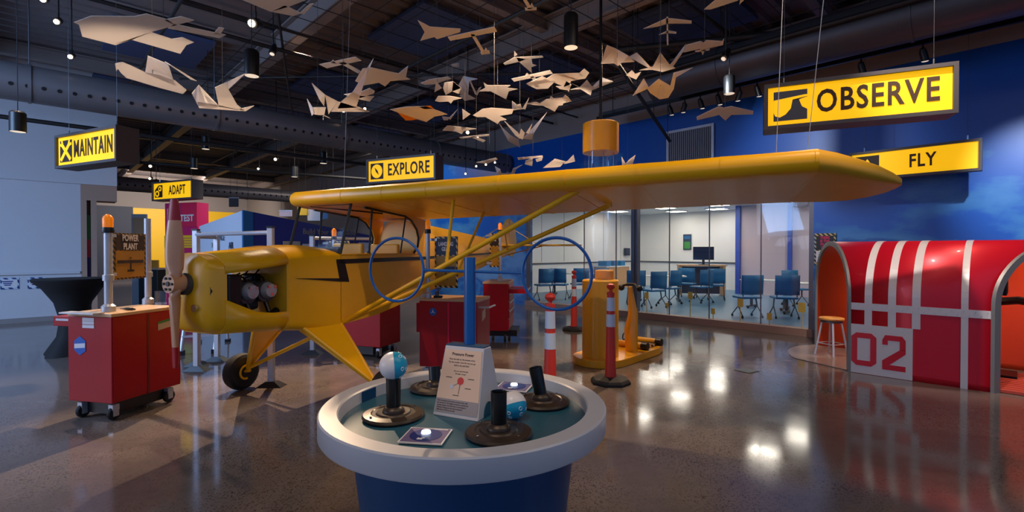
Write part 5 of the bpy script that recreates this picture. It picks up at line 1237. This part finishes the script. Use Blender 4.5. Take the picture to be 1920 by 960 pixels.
paper('thin-winged paper bird beside the tall V-winged paper bird', 7.0, [[(946, 228, -.2), (950, 231), (972, 250), (975, 261), (966, 254)], [(972, 258), (977, 242, -.1), (984, 250), (980, 262)], [(986, 250), (998, 232, -.2), (992, 250)]], **B)
paper('paper biplane just above the wing', 7.6, [[(970, 296), (1017, 292), (1018, 295), (972, 300)], [(985, 302), (999, 297), (998, 312), (984, 308)], [(1004, 299), (1018, 295), (1016, 301), (1006, 304)]])
paper('paper bird with raised tail just left of the yellow tube cap', 7.6, [[(1018, 315), (1040, 298), (1060, 303), (1055, 308), (1050, 313), (1036, 314)], [(1056, 305), (1064, 302), (1075, 290, -.1), (1078, 303), (1058, 308)]], **B)
paper('paper bird with curled wings peeking over the wing', 9.0, [[(928, 312, -.1), (938, 318), (942, 330), (932, 325)], [(957, 330), (962, 316), (980, 309, -.1), (967, 318), (964, 328)], [(936, 326), (962, 325), (958, 333), (940, 333)]], **B)
paper('small pale paper wing right of the EXPLORE sign', 8.0, [[(893, 305), (930, 296), (933, 299), (915, 307)]])
paper('broad paper dart with center fold right of the flock', 5.6, [[(1137, 86, -.15), (1152, 92, -.05), (1158, 125), (1150, 120), (1126, 121)], [(1152, 92, -.05), (1177, 106), (1189, 117), (1165, 119), (1158, 125)]])
paper('brightly lit paper crane with long raised neck', 5.8, [[(1178, 108), (1193, 100, -.1), (1219, 127), (1214, 128)], [(1198, 133), (1223, 126), (1237, 100, -.2), (1254, 122), (1265, 129), (1241, 136), (1222, 132)], [(1255, 123), (1284, 85, -.2), (1280, 97), (1261, 126)]], **B)
paper('paper seaplane with upturned wing tips right of the bright crane', 5.8, [[(1280, 100), (1285, 86), (1312, 79), (1318, 82), (1322, 77), (1352, 79), (1356, 74), (1354, 86), (1322, 93), (1316, 105), (1311, 93)], [(1302, 97), (1329, 93), (1329, 96), (1302, 99)]])
paper('paper crane with long bent neck below the bright crane', 5.0, [[(1185, 181), (1206, 148, -.1), (1216, 166), (1208, 161)], [(1208, 160), (1215, 165), (1234, 149, -.15), (1236, 187), (1218, 175)], [(1234, 149, -.15), (1257, 163), (1262, 168), (1252, 184), (1236, 187)], [(1255, 165), (1262, 138), (1298, 128, -.1), (1266, 146), (1262, 169)]], **B)
paper('small paper bird between the two cranes', 6.4, [[(1173, 142), (1184, 133), (1190, 140), (1201, 136), (1192, 150)]], **B)
paper('swept-wing paper glider at upper right of centre', 5.4, [[(1205, 56), (1249, 36), (1295, 41), (1295, 46), (1252, 46), (1230, 52)], [(1234, 67), (1251, 59), (1267, 62), (1266, 65), (1251, 64)], [(1248, 34), (1251, 34), (1252, 86), (1249, 86)]])
paper('long paper wing cut by the top edge at right', 4.8, [[(1318, 20), (1342, 0), (1384, 0), (1382, 3), (1330, 20)], [(1384, 11), (1386, 0), (1395, 0)]])
paper('wide flat paper jet left of the OBSERVE sign', 6.2, [[(1305, 220), (1347, 200), (1356, 203), (1359, 227), (1347, 216), (1306, 226)], [(1356, 203), (1370, 200), (1411, 209), (1411, 215), (1370, 216), (1359, 227)]])
paper('tiny paper bird right of the orange-lit delta', 7.6, [[(829, 219), (843, 221), (840, 226), (832, 226)], [(841, 223), (858, 206), (845, 225)]], **B)
paper('tiny far paper plane above the flock', 8.0, [[(847, 122), (861, 120), (861, 127), (848, 126)]])
paper('small lit paper bird behind the wing beside the yellow tube', 7.4, [[(1165, 294, -.1), (1173, 308), (1166, 310)], [(1172, 308), (1179, 300), (1191, 291, -.1), (1186, 308), (1178, 310)]], **B)
